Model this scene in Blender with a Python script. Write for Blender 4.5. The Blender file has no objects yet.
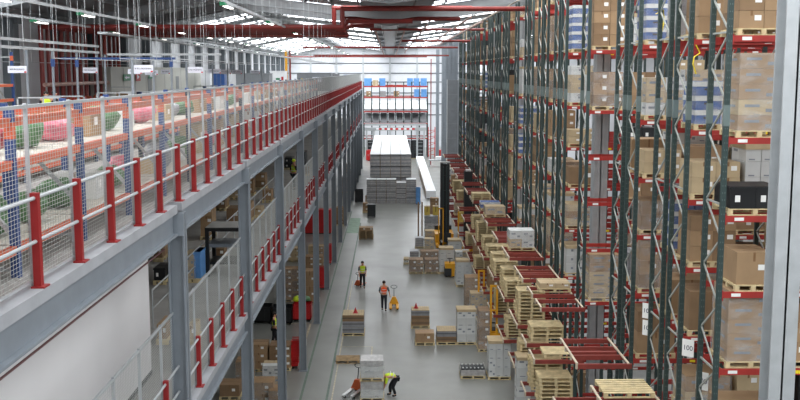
import bpy, math, random
from mathutils import Vector, Matrix
random.seed(11)
S = bpy.context.scene
C = S.collection
R = random.uniform
# ------------------------------------------------------------------ camera mathematics
F, H = 1000.0, 14.0
TH = math.atan(129 / F); PS = -math.atan(10 / F)
ct, st, cp, sp = math.cos(TH), math.sin(TH), math.cos(PS), math.sin(PS)
RT = (cp, sp, 0); FW = (-sp * ct, cp * ct, -st); UP = (-sp * st, cp * st, ct)
def ray(u, v):
    a = (u - 400) / F; b = -(v - 200) / F
    return tuple(FW[i] + a * RT[i] + b * UP[i] for i in range(3))
def onz(u, v, z):
    d = ray(u, v); t = (z - H) / d[2]; return (d[0] * t, d[1] * t, z)
def ony(u, v, y):
    d = ray(u, v); t = y / d[1]; return (d[0] * t, y, H + d[2] * t)
def onx(u, v, x):
    d = ray(u, v); t = x / d[0]; return (x, d[1] * t, H + d[2] * t)
def depth(p): return sum((p[i] - (0, 0, H)[i]) * FW[i] for i in range(3))
def proj(x, y, z):
    p = (x, y, z - H); D = sum(p[i] * FW[i] for i in range(3))
    if D < .1: return (-9999, -9999)
    return (400 + F * sum(p[i] * RT[i] for i in range(3)) / D, 200 - F * sum(p[i] * UP[i] for i in range(3)) / D)
cam = bpy.data.objects.new('camera', bpy.data.cameras.new('camera')); C.objects.link(cam)
cam.location = (0, 0, H); cam.rotation_euler = (math.pi / 2 - TH, 0, PS)
cam.data.sensor_width = 36; cam.data.lens = 36 * F / 800; cam.data.clip_end = 600
S.camera = cam
# ------------------------------------------------------------------ materials
def lin(c):
    return tuple(((x / 255) / 12.92 if x / 255 <= .04045 else ((x / 255 + .055) / 1.055) ** 2.4) for x in c) + (1,)
MATS = {}
def mat(name, rgb, rough=.6, metal=0., var=.12, scale=3., bump=0., emit=0., stretch=None, alpha=None):
    if name in MATS: return MATS[name]
    m = bpy.data.materials.new(name); m.use_nodes = True
    nt = m.node_tree; N = nt.nodes; L = nt.links
    b = N['Principled BSDF']; c = lin(rgb)
    b.inputs['Roughness'].default_value = rough; b.inputs['Metallic'].default_value = metal
    b.inputs['Base Color'].default_value = c
    m.diffuse_color = c
    if emit:
        b.inputs['Emission Color'].default_value = c; b.inputs['Emission Strength'].default_value = emit
    if var or bump:
        tc = N.new('ShaderNodeTexCoord'); mp = N.new('ShaderNodeMapping'); ns = N.new('ShaderNodeTexNoise')
        ns.inputs['Scale'].default_value = scale; ns.inputs['Detail'].default_value = 4
        if stretch: mp.inputs['Scale'].default_value = stretch
        L.new(tc.outputs['Object'], mp.inputs[0]); L.new(mp.outputs[0], ns.inputs['Vector'])
        if var:
            r = N.new('ShaderNodeValToRGB')
            r.color_ramp.elements[0].position = .3; r.color_ramp.elements[1].position = .7
            r.color_ramp.elements[0].color = tuple(x * (1 - var) for x in c[:3]) + (1,)
            r.color_ramp.elements[1].color = tuple(min(1, x * (1 + var)) for x in c[:3]) + (1,)
            L.new(ns.outputs['Fac'], r.inputs[0]); L.new(r.outputs[0], b.inputs['Base Color'])
        if bump:
            bp = N.new('ShaderNodeBump'); bp.inputs['Strength'].default_value = bump; bp.inputs['Distance'].default_value = .02
            L.new(ns.outputs['Fac'], bp.inputs['Height']); L.new(bp.outputs[0], b.inputs['Normal'])
    if alpha is not None: b.inputs['Alpha'].default_value = alpha
    MATS[name] = m; return m
M = dict(
    steel=mat('grey_painted_steel', (128, 135, 142), .5, .1, .06),
    ledge=mat('pale_grey_steel', (158, 160, 164), .6, .1, .1, 2),
    galv=mat('galvanised_steel', (176, 180, 182), .45, .3, .08),
    brace=mat('brace_grey', (168, 172, 166), .5, .3, .08),
    wire=mat('mesh_wire', (184, 186, 182), .5, .2, 0),
    red=mat('guard_red', (142, 26, 27), .5, 0, .08),
    beam=mat('rack_beam_red', (160, 46, 40), .5, 0, .1),
    deckbeam=mat('transfer_beam_red', (132, 54, 45), .55, 0, .14),
    tan=mat('bare_tan_edge', (196, 182, 160), .6, 0, .1),
    upright=mat('rack_upright_dark', (52, 68, 66), .45, .1, .1),
    uptop=mat('upright_splice_grey', (108, 122, 120), .5, .2, .06),
    pipe=mat('sprinkler_red', (126, 42, 37), .4, 0, .15, 1.5),
    pipe_lit=mat('sprinkler_red_lit', (176, 62, 46), .35, 0, .12, 1.5),  # same pipe red, with light from above put into the colour
    pipepale=mat('weathered_pipe', (186, 150, 140), .5, 0, .3, 4),
    dark=mat('charcoal_plastic', (38, 41, 44), .5, 0, .1),
    black=mat('black_plastic', (22, 24, 26), .45, 0, .1),
    blue=mat('shelf_blue', (42, 70, 122), .5, 0, .08),
    orange=mat('shelf_orange', (204, 98, 62), .5, 0, .1),
    board=mat('shelf_board', (190, 184, 172), .7, 0, .08, 1.5),
    wood=mat('pallet_wood', (206, 188, 146), .8, 0, .2, 5),
    wood2=mat('pallet_wood_worn', (154, 130, 96), .85, 0, .25, 5),
    card=mat('cardboard', (156, 128, 96), .8, 0, .1, 2),
    card2=mat('cardboard_dark', (134, 108, 80), .8, 0, .1, 2),
    card3=mat('cardboard_pale', (184, 164, 130), .8, 0, .1, 2),
    tape=mat('packing_tape', (126, 92, 58), .4, 0, 0),
    white2=mat('white_card_plain', (196, 198, 196), .6, 0, .05, 2),
    white=mat('white_card', (206, 208, 206), .6, 0, .05, 2),
    print=mat('grey_print', (128, 134, 142), .6, 0, .1),
    label=mat('white_label', (236, 236, 232), .6, 0, 0),
    greywrap=mat('grey_wrapped_goods', (172, 170, 168), .4, .1, .25, 6, .3),
    slat=mat('dark_grey_profile', (142, 143, 146), .5, .2, .12, 4),
    whitetop=mat('white_top_sheet', (238, 240, 242), .5, 0, .04),
    cblue=mat('crate_blue', (52, 88, 150), .45, 0, .15),
    lblue=mat('crate_light_blue', (96, 150, 208), .45, 0, .12),
    yellow=mat('truck_yellow', (228, 164, 34), .45, 0, .08),
    ybox=mat('yellow_card', (204, 178, 84), .7, 0, .1),
    orangetruck=mat('truck_orange', (196, 92, 48), .45, 0, .1),
    rubber=mat('rubber', (28, 28, 28), .8, 0, 0),
    chrome=mat('fork_steel', (196, 198, 198), .35, .6, .1),
    wallw=mat('white_wall_panel', (206, 208, 212), .6, 0, .03, 1),
    room=mat('plaster_white', (208, 206, 206), .8, 0, .03, .6),
    wallpost=mat('wall_column_grey', (92, 98, 102), .6, .1, .05),
    cabin=mat('cabin_beige', (186, 186, 178), .6, 0, .04, 1),
    cabin2=mat('cabin_grey', (128, 132, 134), .6, 0, .06, 1),
    roof=mat('roof_sheet', (150, 155, 158), .5, .2, .1, 1),
    purlin=mat('purlin_steel', (132, 134, 134), .5, .3, .12, 2),
    rafter=mat('rafter_steel', (158, 162, 164), .55, .1, .1, 1),
    slab=mat('deck_board', (150, 148, 144), .8, 0, .12, 1.2),
    hiyellow=mat('hi_vis_yellow', (206, 232, 46), .7, 0, .05),
    hiorange=mat('hi_vis_orange', (250, 92, 34), .7, 0, .05),
    silver=mat('reflective_tape', (216, 218, 216), .35, .2, 0),
    cloth=mat('dark_cloth', (34, 36, 44), .9, 0, .15, 8),
    cloth2=mat('black_cloth', (24, 24, 28), .9, 0, .1, 8),
    greycloth=mat('grey_cloth', (92, 96, 98), .9, 0, .1, 8),
    skin=mat('skin', (196, 146, 116), .6, 0, .05),
    hair=mat('dark_hair', (40, 30, 24), .8, 0, .1, 20),
    green=mat('green_sign', (24, 128, 84), .5, 0, .03),
    redsign=mat('red_sign', (178, 40, 46), .5, 0, .03),
    signw=mat('sign_white', (226, 228, 238), .5, 0, 0),
    ink=mat('sign_ink', (70, 66, 90), .6, 0, 0),
    pink=mat('pink_plastic_bag', (214, 116, 132), .4, 0, .35, 9, .4),
    crim=mat('crimson_bag', (150, 34, 44), .45, 0, .3, 9, .4),
    gbag=mat('green_bag', (78, 118, 76), .5, 0, .3, 9, .4),
    greybag=mat('grey_bag', (138, 140, 146), .5, 0, .3, 9, .4),
    redbin=mat('red_bin', (196, 30, 32), .45, 0, .08),
    ytape=mat('yellow_tape', (236, 212, 30), .5, 0, .05),
    maroon=mat('maroon_pipe', (84, 44, 44), .5, 0, .1),
    linegreen=mat('green_floor_paint', (90, 108, 96), .6, 0, .2, 3),
    linecream=mat('cream_floor_paint', (176, 166, 142), .6, 0, .3, 4),
    patch=mat('green_walkway_paint', (116, 142, 120), .6, 0, .2, 2),
    machine=mat('machine_grey', (122, 126, 130), .5, .1, .08, 1.5),
    sky=mat('skylight_glow', (246, 249, 252), .5, 0, 0, emit=9.0),
    lamp=mat('lamp_glow', (255, 252, 244), .5, 0, 0, emit=8.0),
    fill_lamp=mat('added_deck_lamp_glow', (255, 250, 240), .5, 0, 0, emit=14.0),  # glow of the fill lamps added under the decks
)
def film():
    m = bpy.data.materials.new('clear_stretch_film'); m.use_nodes = True
    nt = m.node_tree; N = nt.nodes; L = nt.links; N.clear()
    o = N.new('ShaderNodeOutputMaterial'); mx = N.new('ShaderNodeMixShader'); t = N.new('ShaderNodeBsdfTransparent')
    p = N.new('ShaderNodeBsdfPrincipled'); p.inputs['Base Color'].default_value = lin((220, 222, 222)); p.inputs['Roughness'].default_value = .22
    ns = N.new('ShaderNodeTexNoise'); ns.inputs['Scale'].default_value = 2.2; ns.inputs['Detail'].default_value = 3
    mp = N.new('ShaderNodeMapping'); mp.inputs['Scale'].default_value = (1, 1, 2); tc = N.new('ShaderNodeTexCoord')
    L.new(tc.outputs['Object'], mp.inputs[0]); L.new(mp.outputs[0], ns.inputs['Vector'])
    r = N.new('ShaderNodeValToRGB'); r.color_ramp.elements[0].position = .42; r.color_ramp.elements[1].position = .72
    r.color_ramp.elements[0].color = (.1,) * 3 + (1,); r.color_ramp.elements[1].color = (.4,) * 3 + (1,)
    bp = N.new('ShaderNodeBump'); bp.inputs['Strength'].default_value = .5; bp.inputs['Distance'].default_value = .03
    L.new(ns.outputs['Fac'], r.inputs[0]); L.new(r.outputs[0], mx.inputs[0]); L.new(ns.outputs['Fac'], bp.inputs['Height'])
    L.new(bp.outputs[0], p.inputs['Normal'])
    L.new(t.outputs[0], mx.inputs[1]); L.new(p.outputs[0], mx.inputs[2]); L.new(mx.outputs[0], o.inputs[0])
    return m
M['film'] = film()
def floor_mat():
    m = mat('concrete_floor', (124, 125, 120), .34, 0, .1, .5, 0)
    nt = m.node_tree; N = nt.nodes; L = nt.links; b = N['Principled BSDF']
    ns = N.new('ShaderNodeTexNoise'); ns.inputs['Scale'].default_value = .35; ns.inputs['Detail'].default_value = 7
    tc = N.new('ShaderNodeTexCoord'); L.new(tc.outputs['Object'], ns.inputs['Vector'])
    mr = N.new('ShaderNodeMapRange'); mr.inputs['To Min'].default_value = .26; mr.inputs['To Max'].default_value = .48
    L.new(ns.outputs['Fac'], mr.inputs['Value']); L.new(mr.outputs[0], b.inputs['Roughness'])
    return m
M['floor'] = floor_mat()
# ------------------------------------------------------------------ mesh building
class MB:
    def __init__(s): s.v = []; s.f = []; s.mi = []; s.mats = []
    def _m(s, m):
        if m not in s.mats: s.mats.append(m)
        return s.mats.index(m)
    def raw(s, vs, fs, m):
        k = len(s.v); s.v += [tuple(p) for p in vs]; i = s._m(m)
        for f in fs: s.f.append(tuple(a + k for a in f)); s.mi.append(i)
        return s
    def box(s, x0, x1, y0, y1, z0, z1, m):
        return s.raw([(x0, y0, z0), (x1, y0, z0), (x1, y1, z0), (x0, y1, z0), (x0, y0, z1), (x1, y0, z1), (x1, y1, z1), (x0, y1, z1)],
                     [(0, 3, 2, 1), (4, 5, 6, 7), (0, 1, 5, 4), (1, 2, 6, 5), (2, 3, 7, 6), (3, 0, 4, 7)], m)
    def frus(s, x0, x1, y0, y1, z0, z1, t, m):   # a box whose foot is drawn in by t
        return s.raw([(x0 + t, y0 + t, z0), (x1 - t, y0 + t, z0), (x1 - t, y1 - t, z0), (x0 + t, y1 - t, z0), (x0, y0, z1), (x1, y0, z1), (x1, y1, z1), (x0, y1, z1)],
                     [(0, 3, 2, 1), (4, 5, 6, 7), (0, 1, 5, 4), (1, 2, 6, 5), (2, 3, 7, 6), (3, 0, 4, 7)], m)
    def _basis(s, p, q):
        p = Vector(p); q = Vector(q); d = (q - p).normalized()
        a = Vector((0, 0, 1)) if abs(d.z) < .95 else Vector((1, 0, 0))
        x = d.cross(a).normalized(); return p, q, x, x.cross(d)
    def bar(s, p, q, w, h, m):
        p, q, x, y = s._basis(p, q); c = []
        for e in (p, q):
            for a, b in ((-1, -1), (1, -1), (1, 1), (-1, 1)): c.append(e + x * (a * w / 2) + y * (b * h / 2))
        return s.raw(c, [(0, 1, 2, 3), (7, 6, 5, 4), (0, 4, 5, 1), (1, 5, 6, 2), (2, 6, 7, 3), (3, 7, 4, 0)], m)
    def tube(s, p, q, r, m, n=8):
        p, q, x, y = s._basis(p, q); c = []
        for e in (p, q):
            for k in range(n):
                a = 2 * math.pi * k / n; c.append(e + x * (math.cos(a) * r) + y * (math.sin(a) * r))
        fs = [(k, (k + 1) % n, n + (k + 1) % n, n + k) for k in range(n)] + [tuple(range(n - 1, -1, -1)), tuple(range(n, 2 * n))]
        return s.raw(c, fs, m)
    def path(s, pts, r, m, n=8):
        for a, b in zip(pts, pts[1:]): s.tube(a, b, r, m, n)
        for p in pts[1:-1]: s.ball(p, (r * 1.12,) * 3, m, 8, 6)
        return s
    def ball(s, c, r, m, nu=12, nv=8, jit=0):
        vs = [(c[0], c[1], c[2] - r[2])]
        for j in range(1, nv):
            t = math.pi * j / nv - math.pi / 2
            for i in range(nu):
                a = 2 * math.pi * i / nu; k = 1 + (R(-jit, jit) if jit else 0)
                vs.append((c[0] + r[0] * math.cos(t) * math.cos(a) * k, c[1] + r[1] * math.cos(t) * math.sin(a) * k, c[2] + r[2] * math.sin(t) * k))
        vs.append((c[0], c[1], c[2] + r[2])); top = len(vs) - 1; fs = []
        for i in range(nu): fs.append((0, 1 + (i + 1) % nu, 1 + i))
        for j in range(nv - 2):
            for i in range(nu):
                a = 1 + j * nu + i; b = 1 + j * nu + (i + 1) % nu; fs.append((a, b, b + nu, a + nu))
        k = 1 + (nv - 2) * nu
        for i in range(nu): fs.append((k + i, k + (i + 1) % nu, top))
        return s.raw(vs, fs, m)
    def mesh(s, name, smooth=False):
        me = bpy.data.meshes.new(name); me.from_pydata(s.v, [], s.f)
        for m in s.mats: me.materials.append(m)
        me.polygons.foreach_set('material_index', s.mi)
        if smooth: me.polygons.foreach_set('use_smooth', [True] * len(s.f))
        me.update(); return me
def link(name, me, parent=None, loc=(0, 0, 0), rz=0):
    o = bpy.data.objects.new(name, me); C.objects.link(o); o.location = loc
    if rz: o.rotation_euler = (0, 0, rz)
    if parent is not None: o.parent = parent
    return o
def tag(o, label, cat, group=None, kind=None):
    o['label'] = label; o['category'] = cat
    if group: o['group'] = group
    if kind: o['kind'] = kind
    return o
def thing(name, label, cat, loc=(0, 0, 0), rz=0, group=None):
    return tag(link(name, None, None, loc, rz), label, cat, group, 'thing')
def single(name, mb, label, cat, loc=(0, 0, 0), rz=0, group=None, smooth=False):
    return tag(link(name, mb.mesh(name, smooth) if isinstance(mb, MB) else mb, None, loc, rz), label, cat, group, 'thing')
def part(name, mb, parent, loc=(0, 0, 0), rz=0, label=None, smooth=False):
    o = link(name, mb.mesh(name, smooth) if isinstance(mb, MB) else mb, parent, loc, rz)
    if label: o['label'] = label
    return o
def struct(name, mb, label=None):
    o = link(name, mb.mesh(name)); o['kind'] = 'structure'
    o['label'] = label or name.replace('_', ' '); o['category'] = name.split('_')[0]
    return o
UNITS = 'first second third fourth fifth sixth seventh eighth ninth tenth eleventh twelfth thirteenth fourteenth fifteenth sixteenth seventeenth eighteenth nineteenth'.split()
def nth(i):
    if i <= 19: return UNITS[i - 1]
    t, u = divmod(i, 10)
    ten = {2: 'twent', 3: 'thirt', 4: 'fort', 5: 'fift', 6: 'sixt', 7: 'sevent', 8: 'eight', 9: 'ninet'}[t]
    return ten + 'ieth' if u == 0 else ten + 'y-' + UNITS[u - 1]
def text_mesh(txt, size, m, depth_=.004):
    cu = bpy.data.curves.new('lettering', 'FONT'); cu.body = txt; cu.size = size; cu.align_x = 'CENTER'; cu.align_y = 'CENTER'; cu.extrude = depth_
    o = bpy.data.objects.new('lettering', cu); C.objects.link(o)
    dg = bpy.context.evaluated_depsgraph_get(); dg.update()
    me = bpy.data.meshes.new_from_object(o.evaluated_get(dg)); me.materials.clear(); me.materials.append(m)
    me.transform(Matrix.Rotation(math.pi / 2, 4, 'X'))
    bpy.data.objects.remove(o); return me
# ------------------------------------------------------------------ shell of the hall
YN, YF = -14, 186; ZU_ = 11.47
struct('floor', MB().box(-19.2, 24.2, YN, YF, -.2, 0, M['floor']), 'smooth grey concrete floor of the wide aisle')
XE = [-19, -10, 0, 12, 24]; ZE = [16.9, 18.7, 17.6, 19.3, 16.9]
def roofz(x):
    for i in range(4):
        if XE[i] <= x <= XE[i + 1]: return ZE[i] + (ZE[i + 1] - ZE[i]) * (x - XE[i]) / (XE[i + 1] - XE[i])
b = MB()
for i in range(4):
    x0, x1, z0, z1 = XE[i], XE[i + 1], ZE[i], ZE[i + 1]
    b.raw([(x0, YN, z0), (x1, YN, z1), (x1, YF, z1), (x0, YF, z0), (x0, YN, z0 + .15), (x1, YN, z1 + .15), (x1, YF, z1 + .15), (x0, YF, z0 + .15)],
          [(0, 3, 2, 1), (4, 5, 6, 7), (0, 1, 5, 4), (1, 2, 6, 5), (2, 3, 7, 6), (3, 0, 4, 7)], M['roof'])
struct('ceiling', b, 'grey sheeted double pitched roof')
struct('wall_left', MB().box(-19.3, -19, YN, YF, 0, 17, M['wallw']), 'white panelled side wall')
struct('wall_right', MB().box(24, 24.3, YN, YF, 0, 17, M['wallw']), 'white side wall behind the racks')
wb = MB().box(-19, 24, YF - 1, YF - .8, 0, 17, M['wallw'])
for i in range(4):
    wb.raw([(XE[i], YF - 1, 16.9), (XE[i + 1], YF - 1, 16.9), (XE[i + 1], YF - 1, ZE[i + 1]), (XE[i], YF - 1, ZE[i])], [(0, 1, 2, 3)], M['wallw'])
wback = struct('wall_back', wb, 'bright white end wall with grey rails')
for z in (6, 8, 10, 12.0, 13.6, 15.4): part('wall_rail', MB().box(-19, 24, YF - 1.12, YF - 1, z - .08, z + .08, M['wallpost']), wback)
for x in (-18.4, -14.5, -9.8, -4.9, 0, 5, 10): part('wall_post', MB().box(x - .16, x + .16, YF - 1.3, YF - 1.12, 0, roofz(x) - .3, M['galv']), wback)
# skylights in the roof
k = 0
for fr in range(-2, 26):
    for off in (1.6, 4.6):
        y = 1 + 7 * fr + off
        for (xa, xb) in ((-17.5, -11.3), (-8.8, -1.6), (2.6 if y > 48 else 1.8, 8.5 if y > 48 else 10.5), (13.5, 21)):
            if y < YN + 2 or y > YF - 2 or (xa < 0 and 46 < y < 66 and off < 4) or (xa < -10 and 46 < y < 78): continue
            k += 1; mb = MB(); sw = 1.5 if y < 48 else (1.1 if y < 135 else 2.4)
            mb.raw([(xa, y, roofz(xa) - .03), (xb, y, roofz(xb) - .03), (xb, y + sw, roofz(xb) - .03), (xa, y + sw, roofz(xa) - .03)], [(0, 1, 2, 3)], M['sky'])
            struct('window_%d' % k, mb, 'daylit rooflight strip between the purlins')
# purlins and rafters
xs = [-18.2 + 1.65 * i for i in range(11)] + [1.4 + 1.75 * i for i in range(12)]
for i, x in enumerate(xs):
    z = roofz(x) - .06
    single('roof_purlin', MB().box(x - .04, x + .04, 20, YF - 1.2, z - .14, z, M['purlin']), 'long grey roof purlin, %s from the windowless side wall' % nth(i + 1), 'purlin', group='roof purlins')
for i, fr in enumerate([4, 5, 6, 8, 9, 10] + list(range(12, 26, 2))):
    y = 1 + 7 * fr; t = thing('roof_rafter', 'grey pitched roof rafter spanning the hall, %s from the near end' % nth(i + 1), 'rafter', (0, y, 0), group='roof rafters')
    for a in range(4):
        mb = MB(); x0, x1, z0, z1 = XE[a], XE[a + 1], ZE[a] - (.3 if fr < 10 else .06), ZE[a + 1] - (.3 if fr < 10 else .06)
        hb = .45 if fr < 10 else .2
        for (w, h0, h1) in ((.24, -.03, 0), (.03, -hb, -.03), (.24, -hb - .03, -hb)):
            mb.raw([(x0, -w / 2, z0 + h0), (x1, -w / 2, z1 + h0), (x1, w / 2, z1 + h0), (x0, w / 2, z0 + h0), (x0, -w / 2, z0 + h1), (x1, -w / 2, z1 + h1), (x1, w / 2, z1 + h1), (x0, w / 2, z0 + h1)],
                   [(0, 3, 2, 1), (4, 5, 6, 7), (0, 1, 5, 4), (1, 2, 6, 5), (2, 3, 7, 6), (3, 0, 4, 7)], M['rafter'])
        part('rafter_slope', mb, t)
single('roof_gutter', MB().box(-.55, .55, 64.5, YF - 1.4, 17.05, 17.1, M['galv']).box(-.6, -.5, 64.5, YF - 1.4, 17.05, 17.4, M['whitetop']).box(.5, .6, 64.5, YF - 1.4, 17.05, 17.4, M['whitetop']), 'long pale valley gutter with white edges between the two roof pitches', 'gutter')
def hcol(w, z0, z1, m, d=None, turn=False):
    d = d or w; mb = MB(); e = .035
    if turn:
        mb.box(-w / 2, -w / 2 + e, -d / 2, d / 2, z0, z1, m); mb.box(w / 2 - e, w / 2, -d / 2, d / 2, z0, z1, m); mb.box(-w / 2, w / 2, -.02, .02, z0, z1, m)
    else:
        mb.box(-w / 2, w / 2, -d / 2, -d / 2 + e, z0, z1, m); mb.box(-w / 2, w / 2, d / 2 - e, d / 2, z0, z1, m); mb.box(-.02, .02, -d / 2, d / 2, z0, z1, m)
    return mb
for i in range(20):
    y = 43 + 7 * i
    t = thing('wall_column', 'dark grey column against the white side wall, %s from the near end' % nth(i + 1), 'column', (-18.68, y, 0), group='columns along the side wall')
    part('column_shaft', MB().box(-.3, .3, -.36, .36, ZU_ if y < 149.5 else 0, 16.5, M['wallpost']), t)
    part('column_cap', MB().box(-.3, .5, -.3, .3, 16.3, 16.6, M['wallpost']), t)
# far roof columns along the rack row
for i, y in enumerate((19.6, 37.3, 58.0, 73.0, 92.6, 107.6, 116.5, 125.2, 134, 142.8, 160.4)):
    x = 7.85 if i < 2 else 7.6
    t = thing('roof_column', 'pale grey steel roof column, %s along the rack ends' % nth(i + 1), 'column', (x, y, 0), group='roof columns along the rack ends')
    part('column_shaft', hcol(.52, 0, 17.4, M['galv' if i < 5 else 'steel']), t); part('base_plate', MB().box(-.33, .33, -.33, .33, 0, .03, M['steel']), t)
# floor paint
def paint(name, polys, m, label):
    mb = MB()
    for x0, x1, y0, y1 in polys: mb.raw([(x0, y0, .004), (x1, y0, .004), (x1, y1, .004), (x0, y1, .004)], [(0, 1, 2, 3)], m)
    return struct(name, mb, label)
paint('trim_1', [(-3.92, -3.82, 30, 100)], M['linegreen'], 'green painted line beside the mezzanine columns')
paint('trim_2', [(-2.79, -2.69, 30, 92)], M['linegreen'], 'green painted line along the aisle')
paint('trim_3', [(-2.55, -2.49, 40.5, 46.8), (-2.55, -.9, 46.74, 46.8), (-2.55, -2.49, 47.6, 55), (-2.55, -.9, 49.8, 49.86), (-.96, -.9, 46.8, 49.8), (-2.55, -2.49, 56, 66)], M['linecream'], 'worn cream lines marking bays')
paint('trim_4', [(-6.5, -4.4, 54.5, 54.6), (-4.5, -4.4, 46.5, 54.6)], M['linecream'], 'worn cream line under the mezzanine')
paint('trim_5', [(-3.8, -2.8, 86, 95)], M['patch'], 'green painted walkway patch')
# ------------------------------------------------------------------ mezzanine
ZU, ZL = 11.47, 7.2
COLY = [19.1 + 8.9 * i for i in range(15)]
struct('floor_upper', MB().box(-19, -4.3, 4, 149, ZU - .12, ZU, M['slab']), 'upper mezzanine deck')
struct('floor_lower', MB().box(-19, -4.3, 4, 149, ZL - .12, ZL, M['slab']), 'lower mezzanine deck')
struct('wall_partition', MB().box(-5.55, -5.4, 6, 22.0, ZL, 11.3, M['room']).box(-19, -5.55, 21.85, 22.0, ZL, 11.3, M['room']), 'plain white partition wall on the lower deck')
struct('baseboard_partition', MB().box(-5.4, -5.38, 6, 22, ZL, ZL + .1, M['dark']), 'dark skirting of the white partition')
for i, y in enumerate(COLY):
    t = thing('mezzanine_column', 'grey steel column carrying the mezzanine edge, %s from the near end' % nth(i + 1), 'column', (-4.11, y, 0), group='columns along the mezzanine edge')
    part('column_shaft', hcol(.32, 0, 11.3, M['steel'], .26, True), t)
    part('base_plate', MB().box(-.22, .22, -.22, .22, 0, .025, M['steel']), t)
    part('connection_plate', MB().box(-.15, .17, -.2, -.17, 10.87, 11.3, M['steel']), t)
    part('label_plate', MB().box(.172, .176, -.06, .06, 1.2, 1.5, M['label']), t, label='white plate on the column')
for lv, (z, nm) in enumerate(((ZU, 'upper'), (ZL, 'lower'))):
    for i, (ya, yb) in enumerate(zip([4 - .2] + COLY, COLY + [149.2])):
        a, c = ya + .2, yb - .2
        t = thing('edge_beam', 'grey edge beam of the %s deck, %s span from the near end' % (nm, nth(i + 1)), 'beam', (0, 0, 0), group='edge beams of the mezzanine')
        part('edge_channel', MB().box(-4.3, -4.05, a, c, z - .16, z, M['ledge']), t, label='pale ledge on top')
        part('beam_web', MB().box(-4.17, -4.14, a, c, z - .55, z - .16, M['steel']), t)
        part('bottom_flange', MB().box(-4.25, -4.05, a, c, z - .59, z - .55, M['steel']), t)
PITCH = 1.578
post = MB().box(-.045, .045, -.045, .045, 0, 1.12, M['red']).mesh('guard_post')
foot = MB().box(-.06, .1, -.1, .1, 0, .02, M['red']).mesh('foot_plate')
mpost = MB().box(-.022, .022, -.022, .022, 0, 2.16, M['galv']).mesh('fence_post')
mb = MB()
for i in range(17): y = .0955 * i; mb.bar((0, y, .06), (0, y, 2.12), .0038, .0038, M['wire'])
for i in range(42): z = .06 + .05 * i; mb.bar((0, 0, z), (0, PITCH - .05, z), .0036, .0036, M['wire'])
mb.bar((0, 0, 2.12), (0, PITCH - .05, 2.12), .04, .04, M['galv']); mb.bar((0, 0, .06), (0, PITCH - .05, .06), .03, .03, M['galv'])
panel = mb.mesh('mesh_panel')
for z, y0, nm in ((ZU, 11.631 - 5 * PITCH, 'upper'), (ZL, 11.631 + 1 * PITCH, 'lower')):
    n = int((148.8 - y0) / PITCH)
    ye = y0 + n * PITCH
    g = thing('guard_rail', 'long guard rail of red posts with grey rails along the %s deck edge' % nm, 'guard rail', (-4.15, y0, z))
    f = thing('mesh_fence', 'tall wire mesh fence behind the red posts on the %s deck' % nm, 'fence', (-4.24, y0, z))
    for i in range(n + 1):
        y = i * PITCH
        gp = part('guard_post', post, g, (0, y, 0)); part('foot_plate', foot, gp)
        part('fence_post', mpost, f, (0, y + .07, 0))
        if i < n: part('mesh_panel', panel, f, (0, y + .1, 0))
    part('top_rail', MB().tube((0, 0, 1.06), (0, ye - y0, 1.06), .024, M['galv']), g)
    part('mid_rail', MB().tube((0, 0, .55), (0, ye - y0, .55), .024, M['galv']), g)
single('thin_pipe', MB().tube((-4.3, 8, 10.63), (-4.3, 18.8, 10.63), .016, M['maroon'], 6), 'thin dark red pipe under the nearest edge beam above the white wall', 'pipe')
# added fill lamps, put in to brighten the levels below each deck
for z, nm in ((ZU - .2, 'lower'), (ZL - .2, 'ground')):
    for i in range(9):
        for x in (-6.6, -11.5):
            y = 26 + 12 * i
            if nm == 'lower' and x < -5.6 and y < 22: continue
            t = thing('added_deck_lamp', 'added tube fill lamp under the deck over the %s level, %s along, %s row' % (nm, nth(i + 1), 'outer' if x > -8 else 'inner'), 'lamp', (x, y, z), group='added fill lamps under the mezzanine decks')
            part('housing', MB().box(-.09, .09, -.8, .8, .02, .08, M['galv']), t); part('tube', MB().box(-.06, .06, -.75, .75, -.02, .02, M['fill_lamp']), t)
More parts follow.
